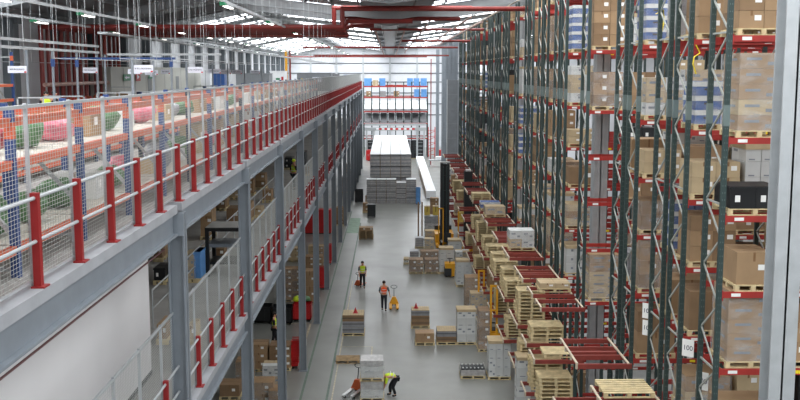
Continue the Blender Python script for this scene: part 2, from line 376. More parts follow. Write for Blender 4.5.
# ------------------------------------------------------------------ pallets and loads
def pallet_mesh(w, d, m=None):
    m = m or M['wood']; mb = MB(); n = 7
    for i in range(3):
        x = -w / 2 + (w - .1) * i / 2
        y = -d / 2 + (d - .1) * i / 2
        mb.box(-w / 2, w / 2, y, y + .1, 0, .02, m)
        mb.box(x, x + .1, -d / 2, d / 2, .1, .122, m)
        for j in range(3):
            xx = -w / 2 + (w - .1) * j / 2; mb.box(xx, xx + .1, y, y + .1, .02, .1, m)
    for i in range(n):
        y = -d / 2 + (d - .1) * i / (n - 1); mb.box(-w / 2, w / 2, y, y + .1, .122, .144, m)
    return mb.mesh('pallet')
CACHE = {}
def cached(key, fn):
    if key not in CACHE: CACHE[key] = fn()
    return CACHE[key]
def pal(w, d, worn=False): return cached(('p', round(w, 2), round(d, 2), worn), lambda: pallet_mesh(w, d, M['wood2' if worn else 'wood']))
def carton_mesh(w, d, h, ms, deco):
    mb = MB(); mb.box(-w / 2, w / 2, -d / 2, d / 2, 0, h, M[ms])
    if ms == 'white2': mb.box(-w * .3, w * .1, -d / 2 - .003, -d / 2, h * .08, h * .16, M['print']); return mb.mesh('carton')
    if deco == 'tape':
        mb.box(-w / 2, w / 2, -.025, .025, h, h + .002, M['tape']); mb.box(w * .12, w * .12 + min(.14, w * .3), -d / 2 - .003, -d / 2, h * .45, h * .45 + min(.12, h * .3), M['label'])
        mb.box(-.025, .025, -d / 2 - .002, -d / 2, h * .72, h, M['tape'])
    elif deco == 'print':
        mb.box(-w * .36, -w * .02, -d / 2 - .003, -d / 2, h * .52, h * .7, M['print']); mb.box(w * .12, w * .36, -d / 2 - .003, -d / 2, h * .2, h * .42, M['print'])
        mb.box(-w / 2 - .003, -w / 2, -d * .3, d * .25, h * .5, h * .66, M['print'])
    elif deco == 'crate':
        mb.box(-w / 2 - .012, w / 2 + .012, -d / 2 - .012, d / 2 + .012, h * .62, h * .98, M['white'])
        mb.box(-w * .16, w * .16, -d / 2 - .016, -d / 2, h * .36, h * .5, M['dark'])
    elif deco == 'crate2':
        for q in (-.35, 0, .35): mb.box(w * q - .02, w * q + .02, -d / 2 - .012, d / 2 + .012, 0, h, M[ms])
        mb.box(-w / 2 - .014, w / 2 + .014, -d / 2 - .014, d / 2 + .014, h * .9, h, M[ms])
    elif deco == 'slats':
        n = max(3, int(h / .12))
        for q in range(n): mb.box(-w / 2 - .01, w / 2 + .01, -d / 2 - .01, d / 2 + .01, h * q / n + .01, h * (q + .55) / n, M['greywrap'])
    elif deco == 'timber':
        n = 8
        for q in range(n): mb.box(-w / 2 + w * q / n + .006, -w / 2 + w * (q + 1) / n - .006, -d / 2, d / 2, h, h + .03, M['card3'])
        mb.box(-w / 2 - .005, w / 2 + .005, -d / 2 - .005, d / 2 + .005, h * .5, h * .62, M['dark'])
    elif deco == 'totes':
        mb.box(-w / 2 - .02, w / 2 + .02, -d / 2 - .02, d / 2 + .02, h * .86, h * .96, M[ms]); mb.box(-w * .3, -w * .1, -d / 2 - .003, -d / 2, h * .3, h * .6, M['label'])
    return mb.mesh('carton')
# kind: part name, materials, unit size, decoration, wrap
KIND = {
    'brown': ('carton', ('card', 'card2', 'card'), (.58, .5, .38), 'tape', 0),
    'bigbrown': ('carton', ('card', 'card2'), (1.2, 1.2, .8), 'tape', 0),
    'wrapbrown': ('carton', ('card', 'card2'), (.62, .5, .4), 'tape', 1),
    'wide': ('carton', ('card3', 'card'), (1.2, 1., .34), 'print', 1),
    'pale': ('carton', ('card3',), (.6, .5, .36), 'tape', 0),
    'blue': ('crate', ('cblue',), (.6, .5, .34), 'crate', 1),
    'lblue': ('crate', ('lblue',), (1.2, 1., .6), 'crate2', 0),
    'white': ('carton', ('white', 'white2', 'white2'), (.4, .52, .42), 'print', 0),
    'wrapwhite': ('carton', ('white', 'card3'), (.6, .5, .4), 'print', 1),
    'grey': ('bale', ('greywrap', 'slat'), (1.2, 1.2, .6), None, 1),
    'silver': ('bale', ('greywrap', 'white2'), (1.2, 1.2, .3), None, 1),
    'slats': ('bundle', ('slat',), (1.2, 1.2, .55), 'slats', 0),
    'timber': ('bundle', ('card2', 'slat'), (1.2, 1.2, .3), 'timber', 0),
    'totes': ('tote', ('dark', 'black'), (.6, .5, .4), 'totes', 0),
    'yellow': ('carton', ('ybox',), (.6, .6, .45), 'tape', 0),
    'redbin': ('bin', ('redbin',), (.8, .8, .9), 'totes', 0),
}
DESC = {'brown': 'brown cartons', 'bigbrown': 'one large brown carton', 'wrapbrown': 'film wrapped brown cartons', 'wide': 'wide tan cartons in film', 'pale': 'pale tan cartons', 'blue': 'blue and white crates',
        'lblue': 'light blue crates', 'white': 'white printed cartons', 'wrapwhite': 'film wrapped white cartons', 'silver': 'silvery film wrapped bales', 'grey': 'silvery film wrapped goods', 'slats': 'grey slatted bundles', 'timber': 'timber topped bundles',
        'totes': 'black plastic totes', 'yellow': 'yellow cartons', 'redbin': 'red bins'}
def load(label, loc, w, d, h, kind, rz=0, group=None, detail=True, pallet=True, seed=0, name='pallet_load'):
    pn, ms, (bw, bd, bh), deco, wrap = KIND[kind]
    t = thing(name, label, 'pallet load', loc, rz, group)
    z0 = 0
    if pallet: part('pallet', pal(w, d), t); z0 = .146
    hh = h - z0; W, D_ = w - .05, d - .05
    nx = max(1, round(W / bw)); ny = max(1, round(D_ / bd)); nz = max(1, round(hh / bh))
    sx, sy, sz = W / nx, D_ / ny, hh / nz
    rnd = random.Random(seed * 7 + int(loc[0] * 31 + loc[1] * 17 + loc[2] * 5))
    if detail:
        for i in range(nx):
            for j in range(ny):
                for q in range(nz):
                    mk = ms[rnd.randrange(len(ms))]
                    me = cached((kind, mk, round(sx, 2), round(sy, 2), round(sz, 2)), lambda: carton_mesh(sx - .012, sy - .012, sz - .006, mk, deco))
                    part(pn, me, t, (-W / 2 + sx * (i + .5) + rnd.uniform(-.004, .004), -D_ / 2 + sy * (j + .5) + rnd.uniform(-.008, .004), z0 + sz * q))
    else:
        def build():
            mb = MB()
            for i in range(nx):
                for q in range(nz):
                    mk = ms[rnd.randrange(len(ms))]; x = -W / 2 + sx * i; z = z0 + sz * q
                    mb.box(x + .006, x + sx - .006, -D_ / 2, D_ / 2, z, z + sz - .006, M[mk])
                    if deco == 'crate': mb.box(x, x + sx, -D_ / 2 - .012, D_ / 2 + .01, z + sz * .62, z + sz * .97, M['white'])
                    elif deco in ('tape', 'print'): mb.box(x + sx * .55, x + sx * .8, -D_ / 2 - .003, -D_ / 2, z + sz * .4, z + sz * .65, M['label' if deco == 'tape' else 'print'])
                    elif deco in ('slats', 'timber'):
                        for a in range(5): mb.box(x - .004, x + sx + .004, -D_ / 2 - .01, D_ / 2 + .01, z + sz * a / 5 + .01, z + sz * (a + .5) / 5, M['greywrap'])
            return mb.mesh(pn + '_stack')
        part(pn + '_stack', cached(('st', kind, round(w, 1), round(d, 1), round(h, 1), pallet, rnd.randrange(3)), build), t)
    if kind == 'white': part('lid', cached(('lid', round(w, 2), round(d, 2)), lambda: MB().box(-W / 2 - .015, W / 2 + .015, -D_ / 2 - .015, D_ / 2 + .015, -.1, .03, M['card3']).mesh('lid')), t, (0, 0, h), label='tan cardboard lid')
    if wrap:
        def wb():
            mb = MB(); o = .012; a, c = W / 2 + o, D_ / 2 + o
            zs = [z0 - .02, z0 + hh * .3, z0 + hh * .62, z0 + hh - .015]; vs = []
            for z in zs:
                q = rnd.uniform(0, .02)
                vs += [(-a - q, -c - q, z), (0, -c - q * 2, z), (a + q, -c - q, z), (a + q, c + q, z), (0, c + q * 2, z), (-a - q, c + q, z)]
            fs = [(6 * l + i, 6 * l + (i + 1) % 6, 6 * l + 6 + (i + 1) % 6, 6 * l + 6 + i) for l in range(3) for i in range(6)]
            mb.raw(vs, fs, M['film']); return mb.mesh('stretch_wrap')
        part('stretch_wrap', cached(('w', round(w, 2), round(d, 2), round(h, 2), pallet), wb), t, label='clear stretch film')
    return t
# ------------------------------------------------------------------ pallet racks at right
XR = 7.0
LEV = [1.9, 3.8, 5.7, 7.65, 9.34, 10.97, 12.62, 14.73, 16.9]
GAP = [1.75, 1.75, 1.75, 1.8, 1.55, 1.5, 1.5, 1.95, 2.0, 1.2]
RTOP = 17.7; BAY = 2.75
def frame_meshes(d):
    mb = MB()
    for y in (.05, d - .05):
        mb.box(-.055, .055, y - .045, y + .045, .015, RTOP, M['upright'])
    p = mb.mesh('upright_frame')
    br = MB(); z = .4; i = 0
    while z < RTOP - .8:
        a, c = (.06, d - .06) if i % 2 == 0 else (d - .06, .06)
        br.bar((0, a, z), (0, c, z + .72), .03, .04, M['brace']); z += .72; i += 1
        if i % 5 == 0: br.bar((0, .06, z), (0, d - .06, z), .03, .04, M['brace'])
    s = MB().box(-.062, .062, -.052, .052, 12.86, 13.3, M['uptop'])
    f = MB().box(-.09, .09, -.08, .08, 0, .015, M['steel'])
    hl = MB()
    for y in (.05, d - .05):
        for q in range(int(RTOP / .15)):
            hl.box(-.03, -.018, y - .0465, y - .045, .2 + q * .15, .225 + q * .15, M['uptop']); hl.box(.018, .03, y - .0465, y - .045, .2 + q * .15, .225 + q * .15, M['uptop'])
    return p, br.mesh('bracing'), f.mesh('foot_plate'), s.mesh('splice_plate'), hl.mesh('slot_row')
FM = frame_meshes(1.2)
def beam_mesh(lab, L=BAY):
    mb = MB(); mb.box(.06, L - .06, -.025, .025, -.13, 0, M['beam']); mb.box(.055, .075, -.04, .04, -.19, .03, M['beam']); mb.box(L - .075, L - .055, -.04, .04, -.19, .03, M['beam'])
    if lab:
        mb.box(.25, .45, -.028, -.025, -.1, -.03, M['label']); mb.box(L * .62, L * .62 + .16, -.028, -.025, -.1, -.03, M['ytape' if lab == 2 else 'label'])
    return mb.mesh('beam')
BM = [beam_mesh(0), beam_mesh(1), beam_mesh(2)]
rows = []   # (y front, role)
for base in (20.75, 35.4, 55.0, 74.5, 94.0): rows.append((base, 'single'))
for y in (23.4, 28.15, 39.9, 44.6, 49.3, 59.4, 64.1, 68.8, 78.9, 83.6, 88.3, 98.2): rows += [(y, 'front'), (y + 1.65, 'back')]
rows.sort()
OVER = {(0, 6, 0): ('wide', 1.76), (0, 5, 0): ('totes', .62), (0, 4, 0): ('bigbrown', .85, .8), (0, 3, 0): ('wide', 1.7), (0, 7, 0): ('brown', 1.6), (0, 7, 1): ('timber', 1.2),
        (1, 6, 0): ('blue', 1.15), (1, 7, 0): ('brown', 1.7), (1, 4, 0): ('brown', 1.25), (1, 5, 0): ('pale', .9), (1, 3, 0): ('bigbrown', 1.1), (1, 6, 1): ('wrapbrown', 1.3),
        (3, 7, 0): ('blue', 1.8), (3, 6, 0): ('wrapwhite', 1.2), (3, 5, 0): ('pale', .8), (3, 4, 0): ('wrapbrown', 1.0), (3, 3, 0): ('wrapbrown', 1.75),
        (5, 7, 0): ('brown', 1.75), (5, 6, 0): ('wrapbrown', 1.35), (5, 5, 0): None, (5, 4, 0): None, (5, 3, 0): None,
        (6, 7, 0): ('blue', 1.85), (6, 6, 0): ('wrapwhite', 1.6), (6, 5, 0): ('pale', .7), (8, 7, 0): ('wrapbrown', 1.7), (10, 6, 0): ('wrapbrown', 1.5), (10, 7, 0): ('brown', 1.8)}
kinds = ['brown', 'wrapbrown', 'pale', 'brown', 'pale', 'wrapwhite', 'wide', 'grey', 'bigbrown', 'wrapwhite', 'totes', 'wide', 'white', 'blue']
rk = random.Random(5)
for ri, (y, role) in enumerate(rows):
    nb = 3 if y < 37 else (2 if y < 50 else 1)
    t = thing('pallet_rack', 'tall dark green pallet rack with red beams, %s rack back along the aisle' % nth(ri + 1), 'pallet rack', (XR, y, 0), group='pallet racks standing across the aisle end')
    for i in range(nb + 1):
        fr = part('upright_frame', FM[0], t, (i * BAY, 0, 0))
        part('bracing', FM[1], fr, label='pale zigzag bracing'); 
        for q in (.05, 1.15): part('foot_plate', FM[2], fr, (0, q, 0)); part('splice_plate', FM[3], fr, (0, q, 0), label='pale grey splice plate')
        if y < 32 and i == 0: part('slot_row', FM[4], fr)
    for li, z in enumerate(LEV):
        if y < 27 and z < 5: continue
        for i in range(nb):
            part('beam', BM[1 + (ri + li) % 2], t, (i * BAY, .03, z)); part('beam', BM[0], t, (i * BAY, 1.17, z))
    for li in range(-1, len(LEV)):
        z = LEV[li] if li >= 0 else 0
        for bi in range(nb):
            for s in range(2):
                x = XR + bi * BAY + .74 + s * 1.27
                if bi == 0 and OVER.get((ri, li, s), 1) is None: continue
                k_ = OVER.get((ri, li, s)) if bi == 0 else None
                pu = [proj(x - .6, y, z)[0], proj(x - .6, y, z + 1.6)[1], proj(x - .6, y, z)[1]]
                if pu[0] > 830 or pu[1] > 408 or pu[2] < -4: continue
                if not k_:
                    first = bi == 0 and s == 0
                    pr = {'front': .92, 'single': .92, 'back': .3}[role]
                    if not first: pr = (pr * .75 if y < 37 and role != 'back' else (.0 if y > 37 else .12))
                    if z < 5.6: pr *= .5 if y > 39 and role != 'back' else 0
                    if rk.random() > pr: continue
                    kd = kinds[rk.randrange(len(kinds))]
                    hmax = GAP[li + 1]
                    k_ = (kd, hmax * (rk.uniform(.42, .97)))
                kd, h = k_[:2]
                w = k_[2] if len(k_) > 2 else .98 if (ri == 0 and li == 6) else rk.choice((1.1, 1.15, 1.2))
                load('%s on pallet, %s slot of %s bay, %s level, %s rack' % (DESC[kd], 'outer' if s == 0 else 'inner', nth(bi + 1), nth(li + 2), nth(ri + 1)),
                     (x + rk.uniform(-.04, .04), y + .6 + rk.uniform(-.03, .03), z), w, 1.08, h, kd, 0, 'pallet loads stored in the racks', detail=y < 37 and bi == 0, seed=ri)
single('rack_top_rail', MB().tube((6.95, 40, 17.78), (6.95, 101, 17.78), .035, M['tan']), 'pale thin rail running along the tops of the rack ends', 'rail')
# location signs on the rack ends
numtxt = cached('num', lambda: text_mesh('100', .17, M['ink'], .002))
for i, (u, v, yy) in enumerate(((647.5, 311, 26.45), (647.5, 328, 26.45), (688, 348, 23.25), (702, 381, 22.2))):
    q = ony(u, v, yy)
    t = thing('location_sign', ('upper small white number board on the rack upright in the third rack', 'lower small white number board on the rack upright in the third rack', 'small white number board on the front upright of the second rack', 'small white number board on the rear upright of the nearest rack')[i], 'sign', (q[0], yy, q[2]), -.75, 'number boards on the rack uprights')
    part('board', MB().box(-.15, .15, -.006, .006, -.21, .21, M['label']), t); part('lettering', numtxt, t, (0, -.008, 0))
# yellow tape
def ribbon(label, pts, w):
    mb = MB()
    for a, c in zip(pts, pts[1:]): mb.bar(a, c, w, .008, M['ytape'])
    single('hanging_tape', mb, label, 'tape')
P1 = [ony(u, v, 26.35) for u, v in ((656, 14), (663, 10), (664, 22), (661, 34), (660, 46))]
ribbon('yellow tape strip tied round a rack upright near the roof', P1, .16)
P2 = [ony(u, v, 22.9) for u, v in ((696, 45), (700, 53), (694, 57), (693, 64), (696, 74))]
ribbon('torn yellow tape hanging beneath a red beam', P2, .07)
# ------------------------------------------------------------------ transfer stands in front of the racks
def stand(i, y, d, x0, x1, levels):
    t = thing('transfer_stand', 'red beamed transfer stand at the rack ends, %s from the near end' % nth(i), 'pallet stand', (0, y, 0), group='transfer stands at the rack ends')
    top = max(levels); n = 2 if d < 1.6 else 4; ys = [0.03 + (d - .06) * q / (n - 1) for q in range(n)]
    for x in (x1 - .3,):
        for yy in (ys[0] + .09, ys[-1] - .09): part('post', MB().box(x - .05, x + .05, yy - .045, yy + .045, 0, top - .16, M['upright']), t)
    for z in levels:
        x0 = 5.3 if z > 5 else 5.1
        for yy in ys: part('beam', MB().box(x0, x1, yy - .04, yy + .04, z - .14, z, M['deckbeam']).box(x0 - .004, x0 + .05, yy - .045, yy + .045, z - .145, z + .004, M['tan']), t)
        for x in (x0 + .03, x1 - .1): part('side_rail', MB().box(x - .03, x + .03, .0, d, z, z + .035, M['tan']), t, label='pale edge rail')
        if d > 1.6:
            part('middle_support', MB().box(x0 + .07, x1 - .14, d * .5 - .07, d * .5 + .07, z - .1, z - .02, M['deckbeam']), t)
    return t
ni = 0; DECKS = []
for ri, (y, role) in enumerate(rows):
    if role == 'back': continue
    for (ya, d) in ((((y - .9, 1.35), (y + 1.25, 1.35)) if y < 70 else ((y - .9, 1.35),)) if role == 'single' else ((y - .5, 2.75),)):
        if ya < 22.5: continue
        ni += 1
        lv = (5.7, 3.8, 1.9) if y > 27 else (5.7,)
        stand(ni, ya, d, 5.3, 6.9, lv); DECKS.append((ni, ya, d))
# empty pallets stacked on the decks, pallet by pallet
stk = 0
def stack(x, y, z, n, w, d, where, rz=0):
    global stk
    stk += 1; me = pal(w, d); rr = random.Random(stk)
    for q in range(n):
        single('pallet', me, 'pale wooden pallet, %s up, %s' % (nth(q + 1), where), 'pallet', (x + rr.uniform(-.02, .02), y + rr.uniform(-.02, .02), z + .1455 * q), rz + rr.uniform(-.02, .02), 'empty pallets in stacks')
WORLD, EXPO = 0.5, -0.08
def deck(n): return [q for q in DECKS if q[0] == n][0]
dn = {}
for n, ya, d in DECKS: dn[n] = ya
def on(nth_, lvl, k_, x=5.95, dy=.65, w=1.2, d=1.0):
    ya = dn[nth_]; nm = {5.7: 'top', 3.8: 'middle', 1.9: 'lowest'}[lvl]
    stack(x, ya + dy, lvl + .037, k_, w, d, '%s stack on %s deck of the %s transfer stand' % ('front' if dy < 1 else 'rear', nm, nth(nth_)))
# stands: 1 = pair at 23, 2 = pair at 28, 3 and 4 = single at 35, 5.. = pairs
on(1, 5.7, 1, 6.1, 2.2, 1.3, 1.15)
on(3, 1.9, 8, 5.95, .65); on(3, 3.8, 1, 6.1, .65); on(4, 3.8, 4, 5.95, .65, 1.25); on(4, 1.9, 8, 5.95, .65)
on(5, 3.8, 9, 5.75, .8, 1.1); on(5, 3.8, 3, 5.9, 2.0); on(5, 1.9, 7, 5.9, .8)
on(6, 3.8, 5, 5.8, .8); on(6, 3.8, 7, 5.8, 2.0); on(6, 1.9, 6, 5.9, .8)
on(7, 3.8, 5, 5.8, .8); on(7, 3.8, 6, 5.8, 2.0); on(7, 1.9, 8, 5.9, .8)
on(8, 3.8, 4, 5.9, .65); on(9, 3.8, 5, 5.9, .65); on(10, 3.8, 8, 5.8, .8); on(10, 1.9, 5, 5.8, 2)
on(11, 5.7, 3, 5.9, .8); on(11, 3.8, 6, 5.9, .8); on(12, 1.9, 6, 5.9, .8)
on(14, 3.8, 5, 5.9, .7); on(15, 3.8, 7, 5.9, .8)
def deckload(n, lvl, kind, h, label, dy=.7, x=6.0, w=1.2):
    load(label, (x, dn[n] + dy, lvl + .037), w, 1.0, h, kind, 0, 'loads standing on the transfer stands', seed=n)
deckload(6, 5.7, 'wrapwhite', .95, 'film wrapped pale load on the top deck of the sixth transfer stand', 2.0, 6.1, 1.2)
deckload(4, 5.7, 'pale', .35, 'low tan carton layer on the top deck of the fourth transfer stand', .65, 6.2)
deckload(9, 5.7, 'wide', .6, 'low tan wrapped load on the top deck of the ninth transfer stand')
deckload(11, 1.9, 'brown', 1.2, 'brown cartons on the lowest deck of the eleventh transfer stand')
deckload(14, 1.9, 'yellow', .9, 'yellow cartons on the lowest deck of the fourteenth transfer stand')
deckload(16, 3.8, 'brown', 1.0, 'brown cartons on the middle deck of the sixteenth transfer stand')
deckload(17, 3.8, 'wrapwhite', 1.1, 'white wrapped cartons on the middle deck of the seventeenth transfer stand')
deckload(15, 1.9, 'wide', 1.1, 'tan wrapped load on the lowest deck of the fifteenth transfer stand')
deckload(8, 1.9, 'brown', 1.3, 'brown cartons on the lowest deck of the eighth transfer stand')
deckload(10, 5.7, 'blue', .5, 'low blue crates on the top deck of the tenth transfer stand')
# ------------------------------------------------------------------ loads on the aisle floor
def fl(u0, u1, vt, vb, kind, label, d=1.0, z=0, group='pallet loads on the floor', rz=0, pallet=True, name='pallet_load'):
    p = onz((u0 + u1) / 2, vb, z); w = (u1 - u0) * depth(p) / F
    top = ony((u0 + u1) / 2, vt, p[1] + d)[2]
    h = max(.3, top - z)
    return load(label, (p[0], p[1] + d / 2, z), w, d, h, kind, rz, group, pallet=pallet, name=name), p, w, h
fl(488, 511, 336, 380, 'white', 'tall white printed cartons beside the battery tray, nearest of the white loads')
fl(478, 490, 306, 352, 'wrapbrown', 'tall narrow grey wrapped load behind the nearest white carton load', 1.1)
fl(456.5, 476, 306, 345, 'white', 'tall white printed cartons with tan lid next to the timber topped bundle', .9)
fl(436.5, 457, 326, 345, 'timber', 'low dark load with a boarded timber top beside tall white cartons', 1.1)
fl(415, 435, 329, 345.5, 'bigbrown', 'pair of plain brown cartons on a low pallet in the aisle', .9)
fl(411, 430, 306.5, 328.5, 'timber', 'boarded grey bundle with a small red marker on top', 1.0)
fl(464.5, 481, 274, 312, 'wrapbrown', 'tall brown topped wrapped load behind the tall white cartons', 1.0)
fl(470, 487, 290, 320, 'wrapwhite', 'white and blue wrapped carton load near the yellow mast', .9)
fl(456, 472, 258, 287, 'white', 'white printed cartons with tan top beside the small yellow truck', 1.0)
fl(439, 453.5, 246, 274, 'white', 'white printed cartons next to the grey wrapped pair', 1.0)
fl(409, 423.5, 257, 274, 'wrapbrown', 'brown grey wrapped block, outer one of the front pair', 1.0)
fl(424.5, 439, 257, 274, 'wrapbrown', 'brown grey wrapped block, inner one of the front pair', 1.0)
fl(409.5, 419, 249, 265, 'slats', 'small grey strapped block behind the outer wrapped block', 1.0)
fl(420, 439, 249, 266, 'wrapbrown', 'brown wrapped row of cartons behind the inner wrapped block', 1.0)
fl(403.5, 409, 257, 264.5, 'white', 'small white carton stack at the outer edge of the wrapped blocks', .8)
fl(455, 470, 249, 270, 'wrapwhite', 'white wrapped load behind the white cartons by the small truck', 1.0)
fl(415, 424, 236, 248.5, 'slats', 'grey bundle with a red dot marker by the two thin poles', 1.0)
fl(424.5, 434.5, 237, 250, 'wide', 'tan wrapped carton load behind the brown wrapped row', .9)
fl(425, 439.5, 229, 242, 'wide', 'tan flat topped load next to the dark mast', 1.0)
fl(424.5, 439, 214.5, 232, 'grey', 'grey wrapped load carrying yellow cartons by the dark mast', 1.2)
fl(430, 439, 197, 216, 'brown', 'brown carton stack behind the yellow cartons', 1.0)
fl(448, 462, 238, 262, 'white', 'white cartons standing between the dark mast and rack legs', 1.0)
g = onz(431, 232, 0)
for i, u in enumerate((424.5, 433)):
    q = ony(u + 2.5, 214.5, g[1] + .5); t = thing('carton', 'yellow carton on the grey wrapped load, %s the dark mast' % ('farther from' if i == 0 else 'nearer to'), 'carton', (q[0], q[1], 1.45), 0, 'yellow cartons')
    part('box', MB().box(-.24, .24, -.3, .3, .0, .75, M['ybox']), t); part('lid', MB().box(-.25, .25, -.31, .31, .75, .8, M['card3']), t); part('tape', MB().box(-.03, .03, -.312, .312, .3, .802, M['tape']), t)
# red markers on the boarded bundles
def marker(u, v, y, z, label):
    x = ony(u, v, y)[0]
    t = thing('floor_marker', label, 'marker', (x, y, z)); mb = MB(); 
    for q in range(8):
        r0, r1 = .11 - q * .012, .098 - q * .012; mb.tube((0, 0, .02 + q * .035), (0, 0, .055 + q * .035), r1, M['redsign'], 10)
    part('cone', mb, t); part('foot', MB().box(-.13, .13, -.13, .13, 0, .02, M['redsign']), t)
# floor loads at the aisle's other side
a_, p_, w_, h_ = fl(342, 364.5, 310, 336, 'timber', 'strapped timber topped bundle by the green line, with a red marker on top', 1.25)
marker(355.5, 315, p_[1] + .5, h_ + .032, 'small red cone on the bundle by the green line')
q_ = onz(420.5, 328.5, 0); marker(416, 309, q_[1] + .5, ony(420, 306.5, q_[1] + 1)[2] + .032, 'small red cone on the boarded grey bundle across the aisle')
p = onz(372, 401.5, 0); w = 24 * depth(p) / F
load('lower silvery film wrapped load beside the bending worker', (p[0], p[1] + .5, 0), w, 1.0, .86, 'silver', 0, 'silvery loads stacked in the aisle')
load('upper silvery film wrapped load stacked on another, beside the bending worker', (p[0], p[1] + .5, .885), w, 1.0, .9, 'silver', 0, 'silvery loads stacked in the aisle')
p = onz(347.5, 363.5, 0); single('pallet', pal(1.15, .95, True), 'single worn empty pallet lying flat behind the silvery loads', 'pallet', (p[0], p[1] + .45, 0), .02)
p = onz(366, 239.5, 0)
for q in range(5): single('pallet', pal(1.2, 1.0, True), 'worn brown pallet, %s from the floor in the aisle stack topped by a carton' % nth(q + 1), 'pallet', (p[0] + R(-.02, .02), p[1] + .5, .1455 * q), R(-.03, .03), 'worn pallets stacked in the aisle')
load('low brown carton layer on top of the worn pallet stack', (p[0], p[1] + .5, .7285), 1.2, 1.0, .28, 'brown', 0, None, pallet=False, name='carton_layer')
def bin_thing(u0, u1, vt, vb, m, label, z=0, d=.9, lid=False, wheels=True, y=None):
    p = onz((u0 + u1) / 2, vb, z); w = (u1 - u0) * depth(p) / F; h = max(.3, ony((u0 + u1) / 2, vt, p[1] + d)[2] - z)
    t = thing('roller_bin' if wheels else 'storage_bin', label, 'bin', (p[0], p[1] + d / 2, z))
    a, c, e = w / 2, d / 2, .03; mb = MB(); b0 = .12 if wheels else .0
    mb.box(-a, a, -c, c, b0, b0 + .04, M[m]); mb.box(-a, -a + e, -c, c, b0, h, M[m]); mb.box(a - e, a, -c, c, b0, h, M[m]); mb.box(-a, a, -c, -c + e, b0, h, M[m]); mb.box(-a, a, c - e, c, b0, h, M[m])
    part('tub', mb, t); part('rim', MB().box(-a - .02, a + .02, -c - .02, -c + e, h - .06, h, M[m]).box(-a - .02, a + .02, c - e, c + .02, h - .06, h, M[m]).box(-a - .02, -a + e, -c, c, h - .06, h, M[m]).box(a - e, a + .02, -c, c, h - .06, h, M[m]), t)
    if lid: part('lid', MB().box(-a - .02, a + .02, -c - .02, c + .02, h, h + .05, M[m]), t)
    rb = MB()
    for i in range(4): rb.box(-a + w * (i + .5) / 4 - .02, -a + w * (i + .5) / 4 + .02, -c - .015, -c, b0 + .05, h - .08, M[m])
    part('ribs', rb, t)
    if wheels:
        for x in (-a + .1, a - .1):
            for y_ in (-c + .1, c - .1): part('wheel', MB().tube((x - .02, y_, .06), (x + .02, y_, .06), .06, M['rubber'], 12), t)
    return t, p, w, h
bin_thing(374, 387, 190, 203, 'black', 'black wheeled cage trolley in front of the white topped stacks', d=1)
bin_thing(355, 363, 189, 203, 'black', 'black bin beside the mezzanine column row, in front of the grey stacks', d=1)
bin_thing(367.5, 375.5, 204, 218, 'dark', 'dark grey bin standing behind the worn pallet stack', d=.9, lid=True)
fl(362.5, 368, 202, 213, 'brown', 'brown cartons beside the dark grey bin in the aisle', .8)
fl(365, 374, 195, 203, 'brown', 'low brown cartons between the black trolley and black bin', .8)
bin_thing(416, 420.5, 187, 205, 'lblue', 'tall blue crate cage at the corner of the grey stacks', d=.8)
# battery tray
p = onz(473, 379, 0); w = 25 * depth(p) / F
t = thing('battery_tray', 'open tray of black truck batteries in clear film beside tall white cartons', 'battery tray', (p[0], p[1] + .5, 0))
part('pallet', pal(w, 1.0), t)
for i in range(6):
    b_ = part('battery', MB().box(-.075, .075, -.38, .38, 0, .3, M['dark']), t, (-w / 2 + .13 + i * (w - .26) / 5, 0, .146)); part('terminals', MB().box(-.03, .03, -.3, -.24, .3, .34, M['silver']).box(-.03, .03, .24, .3, .3, .34, M['silver']), b_)
part('tray_wall', MB().box(-w / 2, w / 2, -.48, -.46, .146, .42, M['greywrap']).box(-w / 2, w / 2, .46, .48, .146, .42, M['greywrap']).box(-w / 2, -w / 2 + .02, -.48, .48, .146, .5, M['greywrap']).box(w / 2 - .02, w / 2, -.48, .48, .146, .5, M['greywrap']), t)
# thin poles
for i, u in enumerate((418.3, 422)):
    p = onz(u, 240, 0); z = ony(u, 202, p[1])[2]
    t = thing('pole_stand', 'thin brown upright pole in the aisle, %s the dark mast' % ('farther from' if i == 0 else 'nearer to'), 'pole', p)
    part('pole', MB().box(-.06, .06, -.06, .06, .05, z, M['card2']), t); part('foot', MB().box(-.2, .2, -.2, .2, 0, .05, M['dark']), t)
